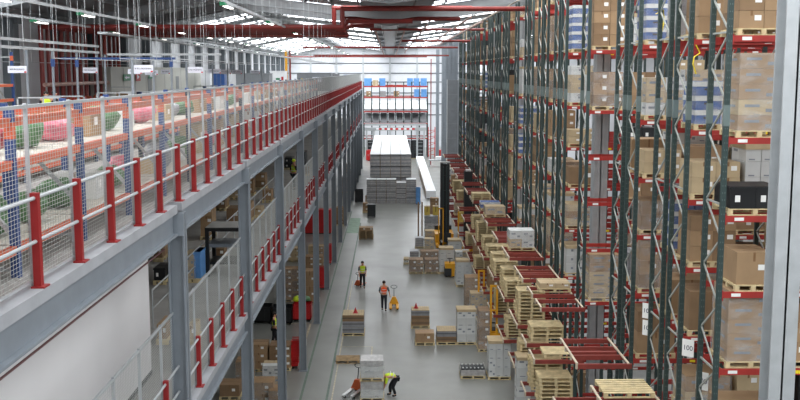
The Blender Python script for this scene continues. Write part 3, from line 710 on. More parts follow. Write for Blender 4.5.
# ------------------------------------------------------------------ trucks
def narrow_truck(label, u, vb, vt, halfw, rz=0, md=.16):
    p = onz(u, vb, 0); z = ony(u, vt, p[1])[2]; a = halfw
    t = thing('narrow_aisle_truck', label, 'forklift', (p[0], p[1], 0), rz)
    for s in (-1, 1): part('mast_channel', MB().box(s * a - .1, s * a + .1, -md, md, .1, z, M['dark']).box(s * a * .55 - .05, s * a * .55 + .05, -.12, .1, .3, z - .3, M['upright']), t)
    mb = MB(); zz = .8
    while zz < z: mb.box(-a, a, .06, .14, zz, zz + .1, M['dark']); zz += 1.2
    part('mast_ties', mb, t); part('mast_cap', MB().box(-a - .12, a + .12, -.18, .18, z, z + .1, M['greywrap']), t)
    part('mast_cover', MB().box(-a * .9, a * .9, .14, .17, .3, z - .1, M['dark']), t)
    part('chassis', MB().frus(-.75, .75, .2, 2.4, .12, .95, .04, M['yellow']), t)
    part('counterweight', MB().box(-.7, .7, 2.4, 2.9, .15, 1.3, M['dark']), t)
    for s in (-1, 1):
        part('outrigger', MB().box(s * .6 - .12, s * .6 + .12, -1.2, .2, .06, .26, M['yellow']), t)
        part('fork', MB().box(s * .28 - .06, s * .28 + .06, -1.25, -.1, .5, .55, M['chrome']), t)
        for y_ in (-1.0, 2.1): part('wheel', MB().tube((s * .6 - .08, y_, .14), (s * .6 + .08, y_, .14), .14, M['rubber'], 14), t)
    part('carriage', MB().box(-.5, .5, -.24, -.16, .4, 1.1, M['dark']), t)
    part('overhead_guard', MB().box(-.55, -.47, -.75, -.67, .2, 3.2, M['yellow']).box(-.2, -.12, -.75, -.67, .2, 3.2, M['yellow']).box(-.55, -.12, -.75, -.67, 3.12, 3.2, M['yellow']), t, label='yellow upright guard frame')
narrow_truck('dark tall masted narrow aisle truck with yellow frame behind the carton loads', 444.5, 246, 163, .27)
narrow_truck('dark tall masted narrow aisle truck between transfer stands, closer to the racks', 467.5, 251.5, 171, .34, -math.pi / 2, .3)
def stacker(label, u0, u1, vt, vb):
    p = onz((u0 + u1) / 2, vb, 0); a = (u1 - u0) * depth(p) / F / 2; z = ony(u0, vt, p[1])[2]
    t = thing('pallet_stacker', label, 'stacker truck', (p[0], p[1], 0))
    for s in (-1, 1): part('mast_post', MB().box(s * a - .05, s * a + .05, -.06, .06, .15, z, M['yellow']), t)
    mb = MB(); zz = .9
    while zz <= z: mb.box(-a, a, -.04, .04, zz - .08, zz, M['yellow']); zz += max(.5, (z - .9) / 2.01)
    mb.box(-a, a, -.05, .05, z - .1, z, M['yellow']); part('cross_bar', mb, t)
    part('body', MB().frus(-.4, .4, .1, .8, .12, 1.0, .03, M['yellow']).box(-.35, .35, .15, .75, 1.0, 1.05, M['dark']), t)
    part('tiller', MB().tube((0, .75, .7), (0, 1.2, 1.15), .025, M['dark']).tube((-.2, 1.2, 1.15), (.2, 1.2, 1.15), .03, M['dark']), t)
    for s in (-1, 1):
        part('fork', MB().box(s * .25 - .08, s * .25 + .08, -1.1, -.06, .06, .12, M['chrome']), t); part('wheel', MB().tube((s * .3 - .05, .5, .1), (s * .3 + .05, .5, .1), .1, M['rubber'], 12), t)
stacker('yellow stacker truck mast behind the grey wrapped load, farther one', 478.3, 483.5, 270, 318)
stacker('yellow stacker truck mast among the tall loads, nearer one', 490.3, 496.3, 285, 351)
# small ride-on truck
p = onz(450, 277.5, 0)
t = thing('pallet_truck', 'small yellow and dark powered truck between two white carton loads', 'pallet truck', (p[0], p[1] + .5, 0))
part('body', MB().frus(-.35, .35, -.5, .35, .08, .95, .05, M['yellow']), t); part('battery_cover', MB().box(-.37, .1, -.53, .2, .1, .62, M['dark']), t)
part('tiller', MB().tube((0, -.2, .9), (0, -.35, 1.3), .03, M['dark']).tube((-.18, -.35, 1.3), (.18, -.35, 1.3), .035, M['dark']), t)
for s in (-1, 1):
    part('fork', MB().box(s * .22 - .08, s * .22 + .08, .35, 1.5, .07, .13, M['chrome']), t); part('wheel', MB().tube((s * .25 - .05, -.3, .1), (s * .25 + .05, -.3, .1), .1, M['rubber'], 12), t)
def jack(label, p, rz, m, mh, tilt=.25, fork=1.1, fm=None):
    fm = fm or m
    t = thing('pallet_jack', label, 'pallet jack', p, rz)      # forks point to -Y
    for s in (-1, 1):
        f = part('fork', MB().box(s * .2 - .08, s * .2 + .08, -fork, 0, .1, .16, fm).box(s * .2 - .06, s * .2 + .06, -fork - .08, -fork, .09, .14, fm), t)
        part('load_roller', MB().tube((s * .2 - .05, -fork + .15, .05), (s * .2 + .05, -fork + .15, .05), .05, M['rubber'], 10), f)
    mb = MB(); mb.raw([(-.29, 0, .1), (.29, 0, .1), (.29, .22, .1), (-.29, .22, .1), (-.1, .02, .55), (.1, .02, .55), (.1, .2, .55), (-.1, .2, .55)],
                      [(0, 3, 2, 1), (4, 5, 6, 7), (0, 1, 5, 4), (1, 2, 6, 5), (2, 3, 7, 6), (3, 0, 4, 7)], m)
    part('pump_housing', mb, t)
    for s in (-1, 1): part('steer_wheel', MB().tube((s * .07 - .03, .14, .09), (s * .07 + .03, .14, .09), .09, M['rubber'], 14), t)
    h = part('handle', MB().tube((0, .15, .5), (0, .15 + tilt, 1.02), .024, mh), t)
    T = Vector((0, .15 + tilt, 1.02)); d = Vector((0, tilt, .52)).normalized(); pts = []
    for k_ in range(11):
        a = math.pi * 2 * k_ / 10 - math.pi / 2; pts.append(T + d * (.1 + .1 * math.sin(a)) + Vector((.19 * math.cos(a), 0, 0)))
    part('hand_loop', MB().path(pts, .017, M['dark'], 6), h, label='dark handle loop')
    return t
p = onz(394, 306, 0); jack('bright yellow hand pallet jack standing beside the worker in orange', (p[0], p[1], 0), 0, M['yellow'], M['greycloth'], .1)
p = onz(356.5, 392, 0); jack('orange hand pallet jack with pale forks and black handle beside the silvery loads', (p[0], p[1], 0), -.35, M['orangetruck'], M['black'], .12, 1.0, M['chrome'])
p = onz(358.5, 286, 0); jack('small orange yellow pallet jack behind the worker in yellow', (p[0], p[1], 0), 2.7, M['orangetruck'], M['black'], -.05, .9).scale = (.8, .8, .75)
# ------------------------------------------------------------------ people
def skin_mesh(name, verts, edges, radii, m, lev=2, root=0):
    me = bpy.data.meshes.new('tmp'); me.from_pydata(verts, edges, [])
    o = bpy.data.objects.new('tmp', me); C.objects.link(o)
    sk = o.modifiers.new('s', 'SKIN'); sk.use_smooth_shade = True
    sv = me.skin_vertices[0].data
    for i, r in enumerate(radii):
        sv[i].radius = (r, r) if not isinstance(r, tuple) else r; sv[i].use_root = i == root
    sb = o.modifiers.new('d', 'SUBSURF'); sb.levels = sb.render_levels = lev
    dg = bpy.context.evaluated_depsgraph_get(); dg.update()
    out = bpy.data.meshes.new_from_object(o.evaluated_get(dg)); out.name = name
    bpy.data.objects.remove(o); out.materials.clear(); out.materials.append(m)
    out.polygons.foreach_set('use_smooth', [True] * len(out.polygons)); return out
def person(label, loc, rz, J, vest, trousers, top, hat=None, group=None):
    """J: joints in metres, figure facing -Y."""
    t = thing('person', label, 'person', loc, rz, group)
    V = []; E_ = []; Rr = []
    def add(p, r, parent=None):
        V.append(tuple(p)); Rr.append(r)
        if parent is not None: E_.append((parent, len(V) - 1))
        return len(V) - 1
    pv = add(J['pelvis'], (.15, .11)); sp_ = add(J['spine'], (.14, .105), pv); ch = add(J['chest'], (.165, .115), sp_)
    nk = add(J['neck'], .055, ch); hd0 = add(J['chin'], .075, nk); hd1 = add(J['head'], (.082, .098), hd0); add(J['crown'], .07, hd1)
    for s in ('L', 'R'):
        h = add(J['hip' + s], .095, pv); k_ = add(J['knee' + s], .062, h); a = add(J['ankle' + s], .042, k_); add(J['toe' + s], .035, a)
        sh = add(J['sho' + s], .066, ch); e = add(J['elb' + s], .045, sh); w = add(J['wri' + s], .03, e)
        wv = Vector(J['wri' + s]); ev = Vector(J['elb' + s]); d = (wv - ev).normalized(); pm = wv + d * .075; pl = add(pm, (.034, .022), w)
        side = Vector((1, 0, 0)) if abs(d.x) < .8 else Vector((0, 1, 0)); fwd = Vector(J.get('grip', (0, -1, 0)))
        for q, ln in enumerate((.062, .074, .07, .055)):
            b = pm + side * (.024 - .016 * q) + d * .03; f1 = add(b + d * ln * .5 + fwd * .004, .0095, pl); add(b + d * ln * .95 + fwd * .03, .008, f1)
        th = add(wv + d * .03 + fwd * .035, .011, pl); add(wv + d * .08 + fwd * .05, .009, th)
    part('body', skin_mesh('body', V, E_, Rr, M['skin']), t)
    hd = Vector(J['head']); ax = (Vector(J['crown']) - Vector(J['chin'])).normalized(); face = Vector(J['face']).normalized(); sd = ax.cross(face).normalized()
    fm = MB()
    nb = hd + face * .098 - ax * .01
    fm.ball(nb, (.016, .02, .024), M['skin'], 8, 6)
    for s in (-1, 1):
        fm.ball(hd + face * .088 + sd * .034 * s + ax * .018, (.014, .012, .009), M['label'], 8, 6); fm.ball(hd + face * .098 + sd * .034 * s + ax * .018, (.006, .006, .006), M['black'], 6, 5)
        fm.ball(hd + sd * .09 * s, (.014, .02, .032), M['skin'], 8, 6)
    fm.bar(hd + face * .088 - ax * .05 - sd * .025, hd + face * .088 - ax * .05 + sd * .025, .01, .01, M['redsign'])
    part('face', fm, t, smooth=True)
    hc = hd + ax * .035 - face * .018
    part('cap' if hat else 'hair', MB().ball(hc, (.098, .112, .095), hat or M['hair'], 14, 9), t, smooth=True)
    # clothing
    tv = []; te = []; tr = []
    def a2(p, r, par=None):
        tv.append(tuple(p)); tr.append(r)
        if par is not None: te.append((par, len(tv) - 1))
        return len(tv) - 1
    P = Vector(J['pelvis']); r0 = a2(P + (Vector(J['spine']) - P) * .15, (.165, .125))
    for s in ('L', 'R'):
        h = a2(J['hip' + s], .108, r0); k_ = a2(J['knee' + s], .078, h); a2(Vector(J['ankle' + s]) + (Vector(J['knee' + s]) - Vector(J['ankle' + s])) * .06, .062, k_)
    part('trousers', skin_mesh('trousers', tv, te, tr, trousers), t)
    tv, te, tr = [], [], []
    c0 = a2(P + (Vector(J['spine']) - P) * .1, (.178, .138)); c1 = a2(J['spine'], (.17, .13), c0); c2 = a2(J['chest'], (.185, .138), c1); a2(Vector(J['chest']) + (Vector(J['neck']) - Vector(J['chest'])) * .55, .085, c2)
    for s in ('L', 'R'):
        s_ = Vector(J['sho' + s]); a2(s_ * .92 + Vector(J['chest']) * .08, .082, c2)
    v_ = part('vest', skin_mesh('vest', tv, te, tr, vest), t)
    # reflective bands around the torso
    mid = Vector(J['spine']); axis = (Vector(J['chest']) - Vector(J['pelvis'])).normalized(); x_ = Vector((1, 0, 0)); y_ = axis.cross(x_).normalized()
    def band(c, rx, ry, hgt):
        mb = MB(); n = 20; vs = []
        for e in (-hgt / 2, hgt / 2):
            for k_ in range(n):
                a = 2 * math.pi * k_ / n; vs.append(c + axis * e + x_ * (rx * math.cos(a)) + y_ * (ry * math.sin(a)))
        return mb.raw(vs, [(k_, (k_ + 1) % n, n + (k_ + 1) % n, n + k_) for k_ in range(n)], M['silver'])
    part('reflective_band', band(mid - axis * .03, .182, .145, .035), v_); part('reflective_band', band(mid + axis * .12, .184, .146, .03), v_)
    for s in ('L', 'R'):
        a = Vector(J['sho' + s]); e = Vector(J['elb' + s]); d = (e - a)
        part('sleeve', skin_mesh('sleeve', [tuple(a), tuple(a + d * .6), tuple(a + d * 1.02)], [(0, 1), (1, 2)], [.08, .064, .056], top), t)
        an = Vector(J['ankle' + s]); to = Vector(J['toe' + s])
        part('boot', skin_mesh('boot', [tuple(an + Vector((0, 0, .03))), tuple(an + Vector((0, 0, -.03))), tuple(an + (to - an) * .6), tuple(to)], [(0, 1), (1, 2), (2, 3)], [.055, .052, .05, .042], M['rubber']), t)
    return t
def walk(k=1.0, stride=.2, armR=None):
    J = dict(pelvis=(0, 0, .96), spine=(0, -.01, 1.16), chest=(0, -.02, 1.36), neck=(0, -.02, 1.52), chin=(0, -.035, 1.585), head=(0, -.03, 1.665), crown=(0, -.02, 1.725), face=(0, -1, -.05))
    for s, g in (('L', 1), ('R', -1)):
        f = stride * g
        J['hip' + s] = (.09 * g, 0, .9); J['knee' + s] = (.1 * g, -f * .55 - .03, .5); J['ankle' + s] = (.1 * g, -f + (.04 if g < 0 else 0), .085 + (.0 if g > 0 else .02)); J['toe' + s] = (.115 * g, -f - .15, .045)
        J['sho' + s] = (.185 * g, 0, 1.43); J['elb' + s] = (.24 * g, f * .5 + .02, 1.15); J['wri' + s] = (.23 * g, f * .9 - .1, .93)
    for q in J:
        if q != 'face': J[q] = tuple(c * k for c in J[q])
    if armR: J['elbR'], J['wriR'] = armR
    return J
p = onz(384, 311, 0)
J = walk(1.02, .16); J['elbL'], J['wriL'] = (.27, .02, 1.17), (.2, -.2, 1.02)
J['elbR'], J['wriR'] = (-.3, .02, 1.18), (-.34, .02, .98)
person('person in an orange hi-vis vest walking away beside the yellow pallet jack', (p[0], p[1], 0), math.pi, J, M['hiorange'], M['cloth'], M['greycloth'])
p = onz(362.5, 288, 0)
J = walk(1.0, .14); person('person in a yellow hi-vis vest walking along the aisle pulling a jack', (p[0], p[1], 0), .1, J, M['hiyellow'], M['cloth2'], M['greycloth'])
# the bending worker: pelvis up at the right, trunk folded to -X; built facing -Y then turned
J = dict(pelvis=(0, .12, .82), spine=(0, -.04, .93), chest=(0, -.24, .94), neck=(0, -.38, .88), chin=(0, -.43, .84), head=(0, -.5, .80), crown=(0, -.565, .77), face=(0, -.35, -1))
for s, g in (('L', 1), ('R', -1)):
    J['hip' + s] = (.09 * g, .12, .78); J['knee' + s] = (.12 * g, -.02 - .1 * (g < 0), .43); J['ankle' + s] = (.12 * g, .1 - .2 * (g < 0), .085); J['toe' + s] = (.13 * g, -.06 - .2 * (g < 0), .045)
    J['sho' + s] = (.175 * g, -.27, .9); J['elb' + s] = (.2 * g, -.33, .62); J['wri' + s] = (.14 * g, -.42, .38)
p = onz(393, 396, 0); person('person in a yellow hi-vis vest bending down beside the silvery wrapped loads', (p[0], p[1], 0), -math.pi / 2 + .1, J, M['hiyellow'], M['cloth2'], M['hiyellow'])
p = onz(274.5, 346, 0); person('person in a yellow hi-vis vest among cartons under the mezzanine', (p[0], p[1], 0), math.pi / 2, walk(1, .1), M['hiyellow'], M['cloth2'], M['cloth2'])
p = onz(294, 190, ZL); person('person in a yellow hi-vis vest and cap on the lower deck behind the fence', (p[0], p[1], ZL), 2.2, walk(1, .12), M['hiyellow'], M['cloth'], M['cloth2'], M['hiyellow'])
p = ony(46, 94, 40); person('person in a yellow hi-vis vest on the upper deck by the red pipes', (p[0], 40, ZU), .4, walk(.97, .1), M['hiyellow'], M['cloth'], M['cloth'])
p = ony(54, 95, 41); person('person in dark clothes on the upper deck beside the yellow vested worker', (p[0], 41, ZU), 1.2, walk(.97, .1), M['cloth'], M['cloth'], M['cloth'])
p = ony(149, 96, 38); person('person in an orange hi-vis vest at a bench on the upper deck', (p[0], 38, ZU), 1.5, walk(.92, .1), M['hiorange'], M['cloth'], M['hiorange'])
# ------------------------------------------------------------------ goods under the mezzanine (ground level)
U = 'goods under the mezzanine'
fl(269, 291, 340, 371, 'brown', 'brown cartons on pallet beside the red cage trolley under the mezzanine', 1.0, group=U)
fl(250, 268, 339, 372, 'brown', 'brown cartons on pallet behind the low wrapped loads under the mezzanine', 1.0, group=U)
fl(262, 284, 360, 390, 'wrapwhite', 'pale film wrapped bags in front of the brown cartons under the mezzanine', .9, group=U)
fl(251, 274, 376, 409, 'wrapbrown', 'film wrapped brown load with loose cartons on top, nearest under the mezzanine', .9, group=U)
fl(235, 253, 356, 385, 'wrapbrown', 'film wrapped brown load next to the mezzanine column', .9, group=U)
fl(219, 240, 378, 400, 'brown', 'flat topped brown cartons under the lower edge beam', 1.0, group=U)
fl(240, 257, 344, 366, 'brown', 'brown cartons deep inside behind the wrapped loads under the mezzanine', 1.0, group=U)
fl(281, 296, 352, 378, 'wrapbrown', 'narrow wrapped brown load just behind the red roll cage under the mezzanine', .7, group=U) if False else None
fl(268, 284, 384, 412, 'wrapbrown', 'low film wrapped brown load by the second visible column foot', .9, group=U)
fl(284, 300, 246, 262, 'pale', 'pale cartons deep inside the third bay under the mezzanine', 1.0, group=U)
fl(305, 323, 254, 275, 'brown', 'brown cartons with red cage beside, fourth bay under the mezzanine', 1.0, group=U)
fl(283, 301, 266, 302, 'wrapbrown', 'tall wrapped brown load beneath the far fence, under the mezzanine', 1.0, group=U)
fl(302, 318, 268, 304, 'bigbrown', 'large brown cartons next to the tall wrapped load, under the mezzanine', 1.0, group=U)
fl(308, 324, 244, 262, 'pale', 'pale cartons at the back of the fourth bay under the mezzanine', 1.0, group=U)
fl(336, 344, 206, 226, 'brown', 'brown cartons far along under the mezzanine', 1.0, group=U)
bin_thing(293, 311, 301, 322, 'redbin', 'red wheeled bin of green sacks beside the column, under the mezzanine', d=1.0)
for i, u in enumerate((296.5, 301, 306)):
    p = onz(u, 318, 0); single('sack', MB().ball((0, 0, 0), (.24, .28, .2), M['gbag'] if i else M['hiyellow'], 10, 7, .12), '%s sack lying in the red wheeled bin, %s' % ('yellow' if i == 0 else 'green', ('by the column', 'in the middle', 'at the aisle side')[i]), 'sack', (p[0], p[1] + .3, 1.02), smooth=True)
bin_thing(272, 292, 304, 325, 'black', 'black wheeled bin beside the red wheeled bin, nearer the aisle', d=1.0)
bin_thing(253, 271, 303, 324, 'black', 'black wheeled bin farther inside beside another black bin', d=1.0)
def cage(u0, u1, vt, vb, label, z=0):
    p = onz((u0 + u1) / 2, vb, z); w = (u1 - u0) * depth(p) / F; h = ony(u0, vt, p[1])[2] - z
    t = thing('roll_cage', label, 'roll cage', (p[0], p[1], z)); a = w / 2
    part('base', MB().box(-a, a, 0, .8, .14, .2, M['redbin']), t)
    for y in (0.02, .4, .78):
        mb = MB()
        for i in range(7): x = -a + w * i / 6; mb.tube((x, y, .2), (x, y, h), .014, M['redbin'], 6)
        for q in range(4): zz = .25 + (h - .27) * q / 3; mb.tube((-a, y, zz), (a, y, zz), .016, M['redbin'], 6)
        mb.box(-a, a, y - .004, y + .004, .4, h - .2, M['redbin'])
        part('side_frame', mb, t)
    for x in (-a + .06, a - .06):
        for y in (.06, .74): part('castor', MB().tube((x - .02, y, .07), (x + .02, y, .07), .07, M['rubber'], 12), t)
cage(291.5, 298, 341, 369, 'red roll cage beside brown cartons, nearest to the aisle line')
cage(318, 324, 268, 290, 'red roll cage farther along at the third visible bay')
cage(326, 331, 245, 265, 'red roll cage farthest along beside the column row')
def cabinet(u0, u1, vt, vb, m, label, z=0, d=1.0):
    p = onz((u0 + u1) / 2, vb, z); w = (u1 - u0) * depth(p) / F; h = ony(u0, vt, p[1])[2] - z; a = w / 2
    t = thing('storage_cabinet', label, 'cabinet', (p[0], p[1], z))
    part('carcass', MB().box(-a, a, .02, d, .08, h, M[m]).box(-a + .04, a - .04, .05, d - .04, 0, .08, M['dark']), t)
    for s in (0, 1):
        dr = part('door', MB().box(-a + .02 + s * a, -.02 + s * a, -.01, .02, .12, h - .04, M[m]), t); part('handle', MB().box(-.1 + s * .14, -.06 + s * .14, -.04, -.01, h * .45, h * .6, M['galv']), dr)
cabinet(305, 331, 210, 234, 'redbin', 'large red steel cabinet under the mezzanine by the columns')
# ------------------------------------------------------------------ goods on the lower deck
L_ = 'goods on the lower mezzanine deck'
def flz(*a, **k): return fl(*a, z=ZL, group=L_, **k)
def rackframe(u0, u1, vt, vb, label, z):
    p = onz((u0 + u1) / 2, vb, z); w = (u1 - u0) * depth(p) / F; h = ony(u0, vt, p[1])[2] - z; a = w / 2
    t = thing('steel_bench', label, 'bench', (p[0], p[1], z))
    for x in (-a + .06, a - .06):
        for y in (.06, 1.3): part('leg', MB().box(x - .06, x + .06, y - .06, y + .06, 0, h - .12, M['black']), t)
    part('top', MB().box(-a, a, 0, 1.4, h - .12, h, M['black']).box(-a + .02, a - .02, .02, 1.38, h, h + .02, M['slab']), t, label='grey board on black frame')
    part('shelf', MB().box(-a + .06, a - .06, .05, 1.3, h * .25, h * .29, M['black']), t); part('shelf', MB().box(-a + .06, a - .06, .05, 1.3, h * .6, h * .66, M['steel']), t)
    return p, w, h
pb, wb_, hb_ = rackframe(206, 243, 228, 277, 'black steel framed bench behind the lower fence', ZL)
flz(213, 225, 245, 262, 'brown', 'brown cartons behind the black framed bench', d=.7)
flz(206, 216, 252, 276, 'bigbrown', 'big carton at the outer side of the black framed bench', d=.7) if False else None
flz(200, 213, 203, 240, 'brown', 'brown carton stack beyond the black framed bench', d=1.0)
flz(226, 240, 205, 225, 'bigbrown', 'large brown cartons on the lower deck past the bench', d=1.2)
flz(240, 252, 200, 222, 'brown', 'brown cartons next to the column on the lower deck', d=1.2)
flz(203, 213, 192, 204, 'brown', 'brown carton row deep inside the lower deck by the edge beam', d=1.2)
flz(214, 226, 197, 211, 'brown', 'brown carton row beyond the bench, deep inside the lower deck', d=1.2)
flz(262, 272, 188, 203, 'brown', 'brown cartons behind the fence past the pale cartons', d=1.0)
flz(252, 262, 205, 218, 'pale', 'pale cartons behind the fence beside the second column', d=1.2)
flz(262, 272, 178, 212, 'wrapwhite', 'film wrapped pale load far inside the lower deck', d=1.0) if False else None
flz(242, 254, 178, 196, 'brown', 'brown cartons with white label, inside the lower deck', d=.9)
flz(255, 266, 172, 190, 'brown', 'tall brown cartons by the lower deck opening', d=.9)
flz(246, 250, 185, 191, 'blue', 'small blue crate among brown cartons on the lower deck', d=.6)
flz(228, 240, 190, 200, 'pale', 'flat pale cartons on a pallet inside the lower deck', d=1.4)
flz(184, 196, 249, 283, 'wrapwhite', 'pale sacks under blue film beside the first visible column', d=.9)
flz(193, 202, 247, 283, 'lblue', 'light blue crates on the lower deck by the first visible column', d=.9)
flz(153, 166, 262, 285, 'totes', 'black plastic totes inside the lower deck beside the white partition', d=1.0)
flz(153, 163, 232, 262, 'brown', 'brown cartons in the shade beside the white partition', d=1.0)
flz(156, 168, 315, 345, 'brown', 'brown cartons on the lower deck at the partition corner', d=1.0)
flz(284, 293, 156, 170, 'totes', 'black totes stacked on the lower deck near the fourth column', d=1.5)
flz(296, 306, 150, 168, 'totes', 'tall black totes beyond the fourth column on the lower deck', d=1.5)
flz(304, 309, 166, 176, 'brown', 'small brown carton behind the fence beyond the fourth column', d=.8)
flz(276, 283, 165, 178, 'brown', 'brown cartons on the lower deck far behind the fence', d=.8)
flz(186, 196, 318, 345, 'pale', 'pale cartons behind the lower fence near the partition', d=.8)
# inner walkway rail of the lower deck
t = thing('hand_rail', 'thin grey inner hand rail crossing the lower deck walkway', 'hand rail', (-6.3, 26, ZL))
for i in range(16): part('rail_post', MB().tube((0, i * 2, 0), (0, i * 2, 1.05), .02, M['galv'], 6), t)
part('rail', MB().tube((0, 0, 1.05), (0, 30, 1.05), .022, M['galv'], 6).tube((0, 0, .55), (0, 30, .55), .018, M['galv'], 6), t)
# ------------------------------------------------------------------ upper deck shelving
up = MB(); up.box(-.05, .05, -.05, .05, 0, 2.06, M['blue']); UPM = up.mesh('upright')
def shelving(i, x, y0, nb, levels, h, row, depth_=1.1, up_h=2.06):
    t = thing('shelving_unit', 'blue and orange shelving run, %s along in the %s row on the upper deck' % (nth(i), row), 'shelving', (x, y0, ZU), 0, 'shelving on the upper deck')
    um = cached(('up', up_h), lambda: MB().box(-.05, .05, -.05, .05, 0, up_h, M['blue']).box(-.052, .052, -.052, .052, up_h - .35, up_h - .15, M['orange']).mesh('upright'))
    for k_ in range(nb + 1):
        for xx in (0, -depth_): part('upright', um, t, (xx, k_ * 2.7, 0))
        part('bracing', cached(('br', up_h, depth_), lambda: MB().bar((0, 0, .5), (-depth_, 0, up_h - .3), .06, .05, M['galv']).bar((0, 0, .1), (-depth_, 0, .1), .05, .05, M['galv']).bar((0, 0, up_h - .2), (-depth_, 0, up_h - .2), .05, .05, M['galv']).mesh('bracing')), t, (0, k_ * 2.7, 0))
    bm = cached(('ob',), lambda: MB().box(-.03, .03, .05, 2.65, -.11, 0, M['orange']).box(-.04, .04, .05, 2.65, -.03, 0, M['orange']).mesh('beam'))
    sb = cached(('sb', depth_), lambda: MB().box(-depth_ + .03, -.03, .05, 2.65, -.02, .0, M['board']).mesh('shelf_board'))
    for k_ in range(nb):
        for li, z in enumerate(levels):
            part('beam', bm, t, (0, k_ * 2.7, z)); part('beam', bm, t, (-depth_, k_ * 2.7, z))
            if li < len(levels) - 1 or row != 'front': part('shelf_board', sb, t, (0, k_ * 2.7, z))
    return t
def bag_mesh(m, sx, sy, sz): return MB().ball((0, 0, sz), (sx, sy, sz), M[m], 14, 9, .16)
rs = random.Random(3); cnt = 0
BAGS = [('pink', 'pink and white plastic bundle'), ('crim', 'crimson plastic sack'), ('gbag', 'green plastic sack'), ('greybag', 'grey plastic sack')]
def goods(x, y, z, hmax, where, fav=None):
    global cnt
    cnt += 1
    if (fav or rs.random()) < .62 if not isinstance(fav, str) else fav == 'box':
        w, d, h = rs.uniform(.4, .75), rs.uniform(.5, 1.0), rs.uniform(.28, hmax)
        mk = rs.choice(('card', 'card2', 'card3', 'card', 'white'))
        t = thing('carton', '%s carton %s' % ({'card': 'brown', 'card2': 'dark brown', 'card3': 'pale tan', 'white': 'white'}[mk], where), 'carton', (x, y, z), rs.uniform(-.06, .06), 'cartons on the upper deck shelving')
        part('box', MB().box(-w / 2, w / 2, -d / 2, d / 2, 0, h, M[mk]), t); part('tape', MB().box(-.03, .03, -d / 2 - .001, d / 2 + .001, h - .1, h + .003, M['tape']), t); part('paper_label', MB().box(w / 2, w / 2 + .003, -.08, .08, h * .4, h * .7, M['label']), t)
    else:
        m, dsc = BAGS[rs.randrange(4)] if not isinstance(fav, str) else [b_ for b_ in BAGS if b_[0] == fav][0]
        s = rs.uniform(.26, .38); hz = min(hmax / 2 - .02, rs.uniform(.17, .3))
        t = thing('plastic_sack', '%s %s' % (dsc, where), 'sack', (x, y, z), 0, 'plastic sacks on the upper deck shelving')
        mb = bag_mesh(m, s, s * 1.25, hz); part('sack_body', mb, t, smooth=True); part('tied_neck', MB().ball((0, s * .9, hz * 1.7), (.09, .12, .07), M[m], 8, 6, .2), t)
LV1 = (.4, 1.45, 1.97)
names = {0: 'lowest', 1: 'middle', 2: 'top'}
favs = {(1, 1, 0): 'box', (1, 1, 1): 'box', (2, 1, 0): 'pink', (2, 1, 1): 'pink', (3, 1, 0): 'crim', (2, 0, 0): 'crim', (2, 0, 1): 'crim', (1, 0, 0): 'crim', (4, 0, 0): 'gbag', (5, 0, 0): 'gbag', (3, 0, 1): 'gbag', (3, 0, 0): 'gbag'}
bay = 0
for i in range(7):
    y0 = 6.8 + 8.1 * i
    shelving(i + 1, -4.62, y0, 3, LV1, 2.06, 'front')
    for k_ in range(3):
        bay += 1
        for li in (0, 1):
            for s in range(2):
                if bay > 14 and s: continue
                fv = favs.get((bay, li, s))
                goods(-5.2 + rs.uniform(-.1, .05), y0 + k_ * 2.7 + .75 + s * 1.2, ZU + LV1[li] + .004, .48 if li == 1 else .85, 'on %s shelf, %s half of %s bay, front shelving row' % (names[li], 'near' if s == 0 else 'far', nth(bay)), fv)
for i in range(6):
    y0 = 12 + 8.1 * i
    shelving(i + 1, -8.3, y0, 3, (.3, .85, 1.35), 2.3, 'second', 1.1, 1.6)
    for k_ in range(3):
        bb = i * 3 + k_ + 1
        for li, z in enumerate((.3, .85, 1.35)):
            for s in range(2):
                if li == 0 and rs.random() < .6 or (bb > 9 and s): continue
                goods(-8.85, y0 + k_ * 2.7 + .75 + s * 1.2, ZU + z + .004, .34, 'on %s shelf, %s half of %s bay, second shelving row' % (names[li], 'near' if s == 0 else 'far', nth(bb)), .3)
shelving(1, -15.6, 36.4, 2, (.5, 1.4, 2.0), 3.6, 'side wall', 1.1, 3.3)
for k_ in range(2):
    for li, z in enumerate((.5, 1.4, 2.0)): goods(-16.1, 37.6 + k_ * 2.7, ZU + z + .004, .6, 'on the %s shelf of %s bay, side wall shelving' % (names[li], nth(k_ + 1)), 'box')
# posts and signs on the upper deck
pp = [(28, 37), (54, 40), (78, 43), (98, 46), (106, 48), (133, 35), (154, 38.5), (172, 43), (187, 46), (213, 55), (228, 60), (245, 70), (262, 75)]
for i, (u, d) in enumerate(pp):
    a = ony(u, 90, d); t = thing('gantry_post', 'thin pale steel post rising from the upper deck, %s counted from the side wall end' % nth(i + 1), 'post', (a[0], d, ZU), 0, 'thin posts on the upper deck')
    part('shaft', MB().box(-.04, .04, -.04, .04, 0, 3.3 if i < 5 else 3.0, M['steel']), t); part('base_plate', MB().box(-.12, .12, -.12, .12, 0, .02, M['galv']), t)
    if i in (1, 2, 7): part('collar', MB().box(-.065, .065, -.065, .065, 2.7, 3.0, M['blue']), t, label='dark blue sleeve')
SG = [(8, 26.5, 66, 73, 36.9, 'B2B PROCESSING'), (83, 97.5, 67.5, 73, 45.5, 'B2B PROCESSING'), (134, 153, 65, 72.5, 35.4, 'B, B2C PROCESSING'), (188, 203, 67, 73, 45, 'B, B2C PROCESSING'), (128, 142, 69, 74, 47, 'PACKING'), (145, 158, 70, 75, 52, 'PACKING'),
      (161, 170, 69.5, 74, 56, 'RETURNS'), (208, 221, 69, 73.5, 56, 'PACKING'), (220, 231, 69.8, 74, 62, 'PACKING'), (232, 242, 70, 74, 68, 'RETURNS'), (250, 260, 70.3, 73.5, 76, 'RETURNS')]
